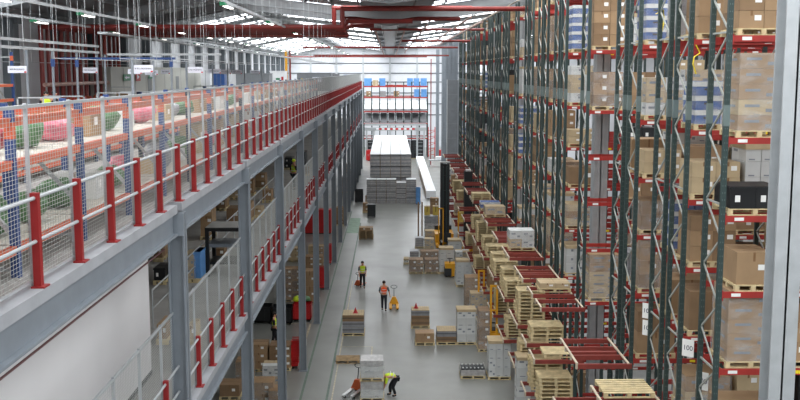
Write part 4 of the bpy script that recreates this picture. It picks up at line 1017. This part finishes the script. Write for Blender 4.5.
for i, (u0, u1, v0, v1, d, tx) in enumerate(SG):
    a = ony(u0, v1, d); c = ony(u1, v0, d); w = c[0] - a[0]; h = c[2] - a[2]
    t = thing('hanging_sign', 'white lettered hanging sign over the upper deck, %s one from the side wall end' % nth(i + 1) if i > 3 else ('white hanging sign with small dark lettering, ' + ('nearest the red risers', 'in front of the second riser group', 'large one before the beige office', 'beside the blue rack')[i]), 'sign', ((a[0] + c[0]) / 2, d, a[2]), 0, 'hanging signs over the upper deck')
    part('board', MB().box(-w / 2, w / 2, -.01, .01, 0, h, M['signw']), t); part('corner_mark', MB().box(w / 2 - .09, w / 2 - .01, -.013, -.01, .01, .06, M['redbin']), t)
    part('lettering', text_mesh(tx, w * .1 if len(tx) > 10 else w * .17, M['ink']), t, (0, -.014, h * .52))
    part('hanger', MB().tube((-w * .4, 0, h), (-w * .4, 0, 16.9 - a[2]), .008, M['galv'], 5).tube((w * .4, 0, h), (w * .4, 0, 16.9 - a[2]), .008, M['galv'], 5), t)
# suspended rails, light trunking with rods
def trunk(label, x, z, y0, y1, w, rods, lamps=(), m='galv', nm='suspended_rail'):
    t = thing(nm, label, 'rail', (x, y0, z)); part('rail', MB().box(-w / 2, w / 2, 0, y1 - y0, -.05, .05, M[m]), t)
    for k_ in range(int((y1 - y0) / rods)):
        part('hanger_rod', MB().tube((0, k_ * rods + .3, .05), (0, k_ * rods + .3, roofz(x) - z - .1), .008, M['galv'], 5), t)
    for ly in lamps:
        p_ = part('luminaire', MB().box(-.08, .08, ly - y0 - .75, ly - y0 + .75, -.13, -.05, M['galv']), t); part('lit_tube', MB().box(-.065, .065, ly - y0 - .72, ly - y0 + .72, -.15, -.13, M['lamp']), p_)
        part('emergency_box', MB().box(-.08, .08, ly - y0 - 1.25, ly - y0 - .8, -.15, -.05, M['green']), p_, label='green box')
trunk('light trunking nearest the side wall above the upper deck', -15.4, 16.25, 33, 140, .07, 2.6, [45 + 12 * q for q in range(8)])
trunk('middle light trunking above the upper deck', -12, 16.3, 31, 140, .07, 2.2, [31.5 + 9 * q for q in range(12)])
trunk('light trunking nearest the mezzanine edge', -5.4, 16.25, 31, 140, .06, 2.4, [34 + 12 * q for q in range(9)])
trunk('upper grey suspended rail by the thin posts', -13.4, 15.12, 33, 46.6, .09, 1.9)
trunk('lower grey suspended rail by the thin posts', -13.4, 14.84, 33, 46.6, .09, 40)
trunk('wide grey cable tray running to the end wall', -13.3, 15.75, 47, 150, .45, 2.2)
trunk('grey cable tray hung closer to the aisle', -9.2, 15.2, 60, 150, .25, 3)
for i, (x, y0) in enumerate(((-10.6, 32), (-8.8, 33), (-7.2, 34), (-3.4, 40), (-16.9, 40))):
    t = thing('wire_run', 'faint row of vertical drop wires hanging from the roof, %s from the side wall' % ('third', 'fourth', 'fifth', 'sixth', 'first')[i], 'wires', (x, y0, 14.4), 0, 'rows of drop wires'); 
    for k_ in range(13):
        part('drop_wire', MB().tube((0, k_ * 2.6, 0), (0, k_ * 2.6, roofz(x) - 14.5), .008, M['galv'], 5), t)
    part('carrier_wire', MB().tube((0, 0, 0), (0, 31.2, 0), .012, M['galv'], 5), t)
for i, (y, x0, x1, z) in enumerate(((45, -14.6, -9.5, 14.55), (48, -13.4, -8, 14.78))):
    single('cross_tie', MB().box(x0, x1, y - .04, y + .04, z - .05, z + .05, M['blue' if i == 0 else 'galv']), 'thin %s tie bar joining the upper deck posts' % ('bluish' if i == 0 else 'pale grey'), 'tie bar')
# ------------------------------------------------------------------ sprinkler risers and pipes
for i in range(14):
    y = 52.4 + 1.07 * i + (.9 if i > 7 else 0)
    z = 16.26 + .004 * i
    xe = -2.45 - .03 * i
    t = thing('sprinkler_pipe', 'dark red sprinkler riser bending into a long overhead pipe, %s riser from the near end' % nth(i + 1), 'pipe', (-18.0, y, 0), 0, 'sprinkler risers at the side wall')
    r = .125 if i not in (9, 12) else .1
    m = M['pipe'] if i not in (10, 13) else M['pipe_lit']  # some runs take the lighter red, overhead light painted in
    part('riser', MB().tube((0, 0, ZU + .1), (0, 0, z), r, m, 10), t); part('elbow', MB().ball((0, 0, z), (r * 1.15,) * 3, m, 10, 8), t)
    pts = [(0, 0, z), (xe + 18, 0, z)]
    if i == 0: pts += [(xe + 18, 0, 17.18), (25.9, 0, 17.18)]
    elif i == 1: pts += [(xe + 18 + .25, 0, 16.6), (19.2, 0, 16.6)]
    elif i == 2: pts += [(xe + 18 + .5, 0, 16.42), (17.15, 0, 16.42)]
    elif i == 3: pts = [(0, 0, z), (14.95, 0, z), (14.95, 0, 17.42), (22.5, 0, 17.42)]
    elif i == 5: pts += [(xe + 18, 0, 16.95), (22, 0, 16.95)]
    else: pts += [(xe + 18, 0, z - .1)]
    part('overhead_pipe', MB().path(pts, r, m, 10), t)
    v = part('valve', MB().tube((0, -.12, ZU + .9), (0, .12, ZU + .9), .2, M['orangetruck'], 10), t, label='orange valve'); part('hand_wheel', MB().tube((.2, 0, ZU + .9), (.24, 0, ZU + .9), .17, M['redbin'], 12), v)
    if i % 3 == 0:
        for xh in (3, 7, 11): part('pipe_hanger', MB().tube((xh, 0, z), (xh, 0, roofz(xh - 18) - .1), .012, M['galv'], 5), t)
single('manifold_pipe', MB().tube((-17.6, 51.5, 13.3), (-17.6, 68.5, 13.3), .11, M['pipepale'], 10), 'pale pinkish manifold pipe running along in front of the risers', 'pipe')
for i, (x, y0, y1, z) in enumerate(((4.4, 55, 100, 16.9), (5.3, 58, 110, 16.8), (2.2, 60, 150, 16.7), (.9, 64, 160, 16.45), (-.8, 58, 150, 16.2))):
    single('branch_pipe', MB().tube((x, y0, z), (x, y1, z), .06, M['pipepale'], 8), 'pale weathered branch pipe under the aisle roof, %s from the racks' % ('second', 'first', 'third', 'fourth', 'fifth')[i], 'pipe', group='branch pipes under the aisle roof')
for i, (y, x0, x1, z) in enumerate(((75, -1.5, 7, 17.05), (88, 1, 7, 16.6), (104, -9, 7, 16.4), (132, -10, 8, 16.0), (150, -16, 5.5, 16.1))):
    t = thing('cross_pipe', 'red cross pipe under the roof beyond the big pipes, %s going back' % nth(i + 1), 'pipe', (0, y, z), 0, 'red cross pipes under the roof')
    part('pipe_run', MB().tube((x0, 0, 0), (x1, 0, 0), .1, M['pipe'], 8), t)
    for xh in (x0 + .5, x1 - .5): part('pipe_hanger', MB().tube((xh, 0, .1), (xh, 0, roofz(xh) - z), .015, M['galv'], 5), t)
p = ony(431, 80, 150); single('standing_pipe', MB().tube((p[0], 150, 0), (p[0], 150, 15.8), .08, M['pipe'], 8), 'thin bright red standing pipe beside the far grey columns', 'pipe')
# ------------------------------------------------------------------ beyond: offices, machines
def cabin(u0, u1, vt, d, dep, m, label, z=ZU, doors=(), nm='office_cabin', seams=4):
    a = ony(u0, 80, d)[0]; c = ony(u1, 80, d)[0]; h = ony(u0, vt, d)[2] - z; w = c - a
    t = thing(nm, label, 'cabin', ((a + c) / 2, d, z))
    part('shell', MB().box(-w / 2, w / 2, 0, dep, 0, h, M[m]), t); part('roof_edge', MB().box(-w / 2 - .04, w / 2 + .04, -.04, dep + .04, h, h + .07, M[m]), t)
    mb = MB()
    for q in range(1, seams): x = -w / 2 + w * q / seams; mb.box(x - .015, x + .015, -.012, 0, 0, h, M['cabin2'])
    if seams > 1: part('panel_joints', mb, t)
    for x in doors: dr = part('door', MB().box(x * w - .4, x * w + .4, -.03, 0, 0, min(2.0, h - .2), M['cabin2']), t); part('handle', MB().box(x * w + .28, x * w + .34, -.07, -.03, .95, 1.05, M['galv']), dr)
    return t
# long beige office along the side wall
t = thing('office_cabin', 'long beige panelled office along the side wall on the upper deck', 'cabin', (-17.4, 63, ZU))
part('shell', MB().box(-1.3, 0, 0, 30, 0, 2.72, M['cabin']), t); part('roof_edge', MB().box(-1.35, .05, -.05, 30.05, 2.72, 2.8, M['cabin']), t)
mb = MB()
for q in range(1, 10): mb.box(0, .012, q * 3 - .02, q * 3 + .02, 0, 2.72, M['cabin2'])
part('panel_joints', mb, t)
for q in (9.5, 19): dr = part('door', MB().box(0, .03, q, q + 1.1, 0, 2.1, M['cabin2']), t); part('handle', MB().box(.03, .07, q + .9, q + 1.0, 1, 1.08, M['galv']), dr)
for nm, u, v, m, w, h, lb in (('exit_sign', 127, 77.5, 'green', .9, .42, 'green exit sign on the long beige office'), ('fire_sign', 138, 76.5, 'redsign', .62, .62, 'red fire point sign with white symbol on the beige office'), ('exit_sign', 151, 76, 'green', .75, .36, 'smaller green exit sign farther along the beige office')):
    a = onx(u, v, -17.33); t = thing(nm, lb, 'sign', a); part('board', MB().box(0, .02, -w, w, -h / 2, h / 2, M[m]), t)
    s = MB()
    if m == 'green': s.box(.02, .024, -w * .2, w * .6, -.05, .05, M['signw']).raw([(.024, -w * .7, 0), (.024, -w * .2, -h * .3), (.024, -w * .2, h * .3)], [(0, 1, 2)], M['signw'])
    else: s.raw([(.024, -w * .5, -h * .3), (.024, w * .5, -h * .05), (.024, -w * .5, h * .25)], [(0, 1, 2)], M['signw'])
    part('symbol', s, t)
cabin(201, 210, 70.5, 88, 3, 'whitetop', 'small white cabin beside the blue rack on the upper deck', seams=2)
t = cabin(213, 224.5, 74, 86, 1.2, 'cblue', 'blue panelled storage rack between cabins on the upper deck', nm='blue_rack', seams=3)
cabin(226, 231, 73.5, 92, 3, 'wallw', 'narrow white cabin beside the long grey partition on the upper deck', seams=1)
cabin(234, 269, 74, 100, 3, 'machine', 'long pale grey partition cabin on the upper deck', seams=6)
t = cabin(270, 283.5, 71.5, 112, 4, 'whitetop', 'white box cabin with small green and red marks on the upper deck', seams=1)
part('green_mark', MB().box(-.1, .35, -.02, 0, 1.55, 1.75, M['green']), t); part('red_mark', MB().box(.5, .75, -.02, 0, 1.5, 1.9, M['redsign']), t)
t = cabin(297, 331, 73.2, 128, 4, 'machine', 'long low dark grey machine housing with a white plate, at the far upper deck', nm='machine_housing', seams=1)
part('plate', MB().box(-.2, 1.0, -.02, 0, 1.15, 1.75, M['signw']), t); part('yellow_sign', MB().raw([(-1.75, -.02, 1.2), (-1.3, -.02, 1.2), (-1.52, -.02, 1.65)], [(0, 1, 2)], M['ytape']), t)
cabin(332, 339, 74.5, 132, 2, 'slat', 'small slate grey cabinet beside the long machine housing', nm='machine_cabinet', seams=2)
cabin(344, 349, 75.2, 138, 2, 'cblue', 'small blue box at the far end of the upper deck', nm='blue_box', seams=1)
a = ony(286, 50, 118); single('crane_post', MB().box(-.14, .14, -.14, .14, 0, a[2] - ZU, M['yellow']).box(-.3, .3, -.3, .3, 0, .05, M['yellow']), 'yellow orange upright post beside the white box cabin', 'post', (a[0], 118, ZU))
single('down_pipe', MB().tube((0, 0, ZU), (0, 0, 16.5), .1, M['pipe'], 8), 'dark red thin down pipe beside the yellow orange post', 'pipe', (ony(290, 60, 120)[0], 120, 0))
# benches and clutter on the upper deck
for i, (u, d) in enumerate(((35, 36), (60, 38), (112, 44), (134, 46), (165, 48), (184, 52), (120, 60), (205, 64), (222, 66))):
    x = ony(u, 90, d)[0]
    t = thing('work_bench', 'low grey packing bench on the upper deck, %s from the side wall end' % nth(i + 1), 'bench', (x, d, ZU), 0, 'packing benches on the upper deck')
    part('top', MB().box(-.8, .8, -.4, .4, .86, .9, M['galv']), t)
    for sx in (-.74, .74):
        for sy in (-.34, .34): part('leg', MB().box(sx - .03, sx + .03, sy - .03, sy + .03, 0, .86, M['dark']), t)
    part('back_frame', MB().box(-.8, -.75, .36, .4, .9, 1.6, M['galv']).box(.75, .8, .36, .4, .9, 1.6, M['galv']).box(-.8, .8, .36, .4, 1.55, 1.6, M['galv']), t)
    w = thing('monitor' if i % 2 else 'carton', ('dark screen' if i % 2 else 'brown carton') + ' standing on the %s packing bench' % nth(i + 1), 'monitor' if i % 2 else 'carton', (x + rs.uniform(-.3, .3), d, ZU + .9))
    if i % 2: part('screen', MB().box(-.28, .28, -.03, .03, .12, .5, M['black']), w); part('stand', MB().box(-.04, .04, -.02, .02, .02, .14, M['dark']).box(-.14, .14, -.1, .1, 0, .02, M['dark']), w)
    else: part('box', MB().box(-.3, .3, -.25, .25, 0, .4, M['card']), w); part('tape', MB().box(-.03, .03, -.251, .251, .3, .402, M['tape']), w)
# ------------------------------------------------------------------ far end of the aisle
FR = 163; kf = FR / 150.0
t = thing('flow_rack', 'long red beamed flow rack across the far end of the aisle', 'pallet rack', (.92, FR, 0)); nbx = 8; ZF = [ony(395, v, FR)[2] for v in (86, 97, 111, 123)]; W_ = 10.4
for k_ in range(nbx + 1):
    x = -W_ / 2 + W_ * k_ / nbx
    part('upright', MB().box(x - .07, x + .07, 0, .14, 0, ZF[0] + .7, M['upright']).box(x - .06, x + .06, 3.4, 3.54, 0, ZF[1] + .3, M['upright']), t)
for z in ZF + [3.2]:
    part('beam', MB().box(-W_ / 2, W_ / 2, -.06, .02, z - .2, z, M['beam']), t); part('beam', MB().box(-W_ / 2, W_ / 2, 3.5, 3.58, z - .05, z + .15, M['beam']), t)
    if z < 9: part('shelf_bed', MB().box(-W_ / 2, W_ / 2, 0, 3.5, z - .03, z, M['galv']), t)
for k_ in range(8):
    x = .92 - W_ / 2 + W_ * (k_ + .5) / 8
    for bed, zz, ms in (('upper', ZF[2], 'whitetop'), ('lower', ZF[3], 'slat')):
        t = thing('sloped_load', '%s grey load sloping on the flow rack, %s bed, %s from the mezzanine' % ('white topped' if ms == 'whitetop' else 'dull', bed, nth(k_ + 1)), 'sloped load', (x, FR + .2, zz + .01), 0, 'sloping loads on the far flow rack')
        def wedge(z0, z1, y0, m, e=0):
            return MB().raw([(-.5 - e, 0, z0[0]), (.5 + e, 0, z0[0]), (.5 + e, 3.1, z0[1]), (-.5 - e, 3.1, z0[1]), (-.5 - e, 0, z1[0]), (.5 + e, 0, z1[0]), (.5 + e, 3.1, z1[1]), (-.5 - e, 3.1, z1[1])], [(0, 3, 2, 1), (4, 5, 6, 7), (0, 1, 5, 4), (1, 2, 6, 5), (2, 3, 7, 6), (3, 0, 4, 7)], M[m])
        part('goods', wedge((0, 0), (.3, 1.5), 0, 'slat'), t)
        part('top_sheet', wedge((.3, 1.5), (.36, 1.56), 0, ms, .015), t, label='white cover' if ms == 'whitetop' else 'grey cover')
for u0, u1, z, kd in ((364, 372, ZF[0] + .01, 'lblue'), (372.5, 378, ZF[0] + .01, 'pale'), (379, 385.5, ZF[0] + .01, 'lblue'), (407, 413, ZF[0] + .01, 'lblue'), (413.5, 419.5, ZF[0] + .01, 'lblue'), (420.5, 427, ZF[0] + .01, 'lblue'), (366, 371, ZF[1] + .01, 'brown'), (379, 386, ZF[1] + .01, 'slats'), (393.5, 399.5, ZF[1] + .01, 'brown'), (414, 420, ZF[1] + .01, 'lblue'), (421, 427, ZF[1] + .01, 'lblue')):
    p = ony((u0 + u1) / 2, 90, FR); w = (u1 - u0) * FR / F
    load('%s on the %s level of the far flow rack, %s from the mezzanine' % (DESC[kd], 'top' if z > ZF[0] else 'second', nth(round((u0 - 360) / 6.5) + 1)), (p[0], FR + .6, z), w, 1.0, 1.25 if kd == 'lblue' else .95, kd, 0, 'loads on the far flow rack', detail=False, pallet=False)
# portal frame in front of the flow rack
t = thing('portal_frame', 'pale grey steel portal frame before the far flow rack', 'frame', (.85, 156.5, 0))
ZP = [ony(395, v, 156.5)[2] for v in (130.5, 127.5, 125.5, 123.5)]
for x in (-4.5, -3.4, 3.4, 4.5): part('leg', MB().box(x - .13, x + .13, -.12, .12, 0, ZP[0], M['galv']), t)
part('crossbeam', MB().box(-4.8, 4.8, -.2, .2, ZP[0], ZP[1], M['galv']).box(-4.8, 4.8, -.2, .2, ZP[2], ZP[3], M['galv']), t)
for x in (-3.75, 3.75):
    mb = MB()
    for q in range(8): mb.box(x - .5, x + .5, -.03, .03, .5 + q * .6, .56 + q * .6, M['galv'])
    part('ladder_rungs', mb, t)
mb = MB()
for q in range(14): mb.box(-3 + q * .43, -2.57 + q * .43, -.24, -.2, 4.9, 5.15, M['redbin' if q % 2 else 'whitetop'])
part('striped_bar', mb, t, label='red and white striped bar')
for s in range(8): load('dark load standing beneath the portal frame, %s from the mezzanine' % nth(s + 1), (-3.1 + s * 1.15, 160.5, 0), 1.1, 1.2, 3.0, 'totes', 0, 'dark loads behind the portal frame', detail=False)
# big block of stacked goods
bx = 5.0 / 4
def blockstack(label, x, y, z, w, d, h, group):
    t = thing('goods_stack', label, 'goods stack', (x, y, z), 0, group)
    hs = h / 4
    me = cached(('gs', w, d, round(h, 2)), lambda: (lambda mb: [mb.box(-w / 2 + .02, w / 2 - .02, -d / 2, d / 2, q * hs, q * hs + hs * .93, M['slat']) for q in range(4)] and [mb.box(-w / 2 + .015, w / 2 - .015, -d / 2 - .01, d / 2, q * hs + r_ * hs * .3 + .02, q * hs + r_ * hs * .3 + hs * .16, M['greywrap']) for q in range(4) for r_ in range(3)] and mb)(MB()).mesh('goods'))
    part('goods', me, t); part('top_sheet', cached(('ts', w, d), lambda: MB().box(-w / 2 + .01, w / 2 - .01, -d / 2, d / 2, 0, .05, M['whitetop']).mesh('top_sheet')), t, (0, 0, h), label='white top sheet')
    part('strap', cached(('st_', w, d, round(h, 2)), lambda: MB().box(w / 2 - .035, w / 2 + .0, -d / 2 - .015, d / 2, 0, h, M['card2']).mesh('strap')), t)
f0 = onz(391, 203.5, 0)
for i in range(5):
    blockstack('grey slatted goods at the block front, ground tier, %s from the mezzanine' % nth(i + 1), f0[0] - 2.62 + (i + .5) * 1.06, f0[1] + .6, 0, 1.05, 1.2, 2.55 if i != 3 else 2.2, 'front tier of the goods block')
y1 = ony(390, 178, f0[1] + 4)[1]
for r_ in range(9):
    for i in range(4):
        w4 = 1.13
        yy = f0[1] + 3.0 + r_ * 3.55
        blockstack('white topped grey goods stack, %s row back, %s from the mezzanine' % (nth(r_ + 1), nth(i + 1)), f0[0] - 2.22 + (i + .5) * w4 - .08, yy + 1.75, 0, w4 - .02, 3.5, 4.98, 'rows of the goods block')
# beside the block
p0 = onz(431, 199, 0); p1 = onz(419, 162, 0)
single('white_duct', MB().bar((p0[0], p0[1], .5), (p1[0] + .1, p1[1], .5), 1.1, .8, M['whitetop']).bar((p0[0] - .5, p0[1], .06), (p1[0] - .4, p1[1], .06), .1, .1, M['galv']), 'long white wrapped duct lying on the floor beside the goods block', 'duct')
p = onz(442, 167, 0)
t = thing('conveyor', 'grey low conveyor section with frames beyond the long white duct', 'conveyor', p); part('bed', MB().box(-2, 2, 0, 1.2, .9, 1.05, M['galv']), t)
for x in (-1.8, 0, 1.8):
    for y in (.1, 1.1): part('leg', MB().box(x - .06, x + .06, y - .06, y + .06, 0, .9, M['galv']), t)
part('load_tray', MB().box(-.9, .9, .1, 1.1, 1.05, 1.5, M['whitetop']), t)
p = onz(431.5, 157, 0); t = thing('access_ladder', 'red lattice access tower far down beside the grey columns', 'ladder', p); h = ony(431, 127, p[1])[2]
mb = MB()
for x in (-.55, .55): part('stile', MB().box(x - .07, x + .07, -.07, .07, 0, h, M['redbin']), t)
zz = .3; q = 0
while zz < h - .5: mb.bar((-.5, 0, zz), (.5, 0, zz + .45 * (1 if q % 2 else .3)), .07, .07, M['redbin']); zz += .5; q += 1
part('lattice', mb, t)
a = ony(447.3, 160, 112); c = ony(458, 80, 112)
t = thing('cladding_tower', 'tall flat grey sheet clad tower at the far rack end', 'cladding', ((a[0] + c[0]) / 2, 112, 0)); w = c[0] - a[0]
part('sheet', MB().box(-w / 2, w / 2, 0, 1.0, .1, c[2], M['machine']), t); part('edge_trim', MB().box(-w / 2 - .05, -w / 2, -.04, 1.04, 0, c[2] + .05, M['galv']).box(w / 2, w / 2 + .05, -.04, 1.04, 0, c[2] + .05, M['galv']), t)
mb = MB()
for q in range(1, 8): mb.box(-w / 2, w / 2, -.02, 0, c[2] * q / 8, c[2] * q / 8 + .04, M['slat'])
part('ribs', mb, t)
for i, (u0, u1, vt, vb, m) in enumerate(((366, 371, 150, 161, 'redbin'), (436, 441, 150, 158, 'redbin'))):
    cabinet(u0, u1, vt, vb, m, 'small red cabinet far away %s' % ('behind the mezzanine columns beside the goods block' if i == 0 else 'by the grey columns beyond the conveyor'))
for i, (u0, u1, vt, vb, kd) in enumerate(((338, 352, 176, 193, 'slats'), (344, 356, 163, 178, 'wrapwhite'))):
    fl(u0, u1, vt, vb, kd, '%s under the far mezzanine, %s from the viewer' % (DESC[kd], nth(i + 1)), 1.2, group=U)
fl(516, 531, 352, 420, 'white', 'white printed cartons beneath the pallets on the third transfer stand', .9)
# ------------------------------------------------------------------ light
wd = bpy.data.worlds.new('hall_daylight'); S.world = wd; wd.use_nodes = True
wd.node_tree.nodes['Background'].inputs[0].default_value = (.93, .97, 1, 1); wd.node_tree.nodes['Background'].inputs[1].default_value = WORLD
S.view_settings.view_transform = 'Standard'; S.view_settings.look = 'None'; S.view_settings.gamma = 1; S.view_settings.use_curve_mapping = False
S.view_settings.exposure = EXPO
S.cycles.use_denoising = True; S.cycles.max_bounces = 8; S.cycles.transparent_max_bounces = 24
try: S.cycles.denoiser = 'OPENIMAGEDENOISE'
except Exception: pass
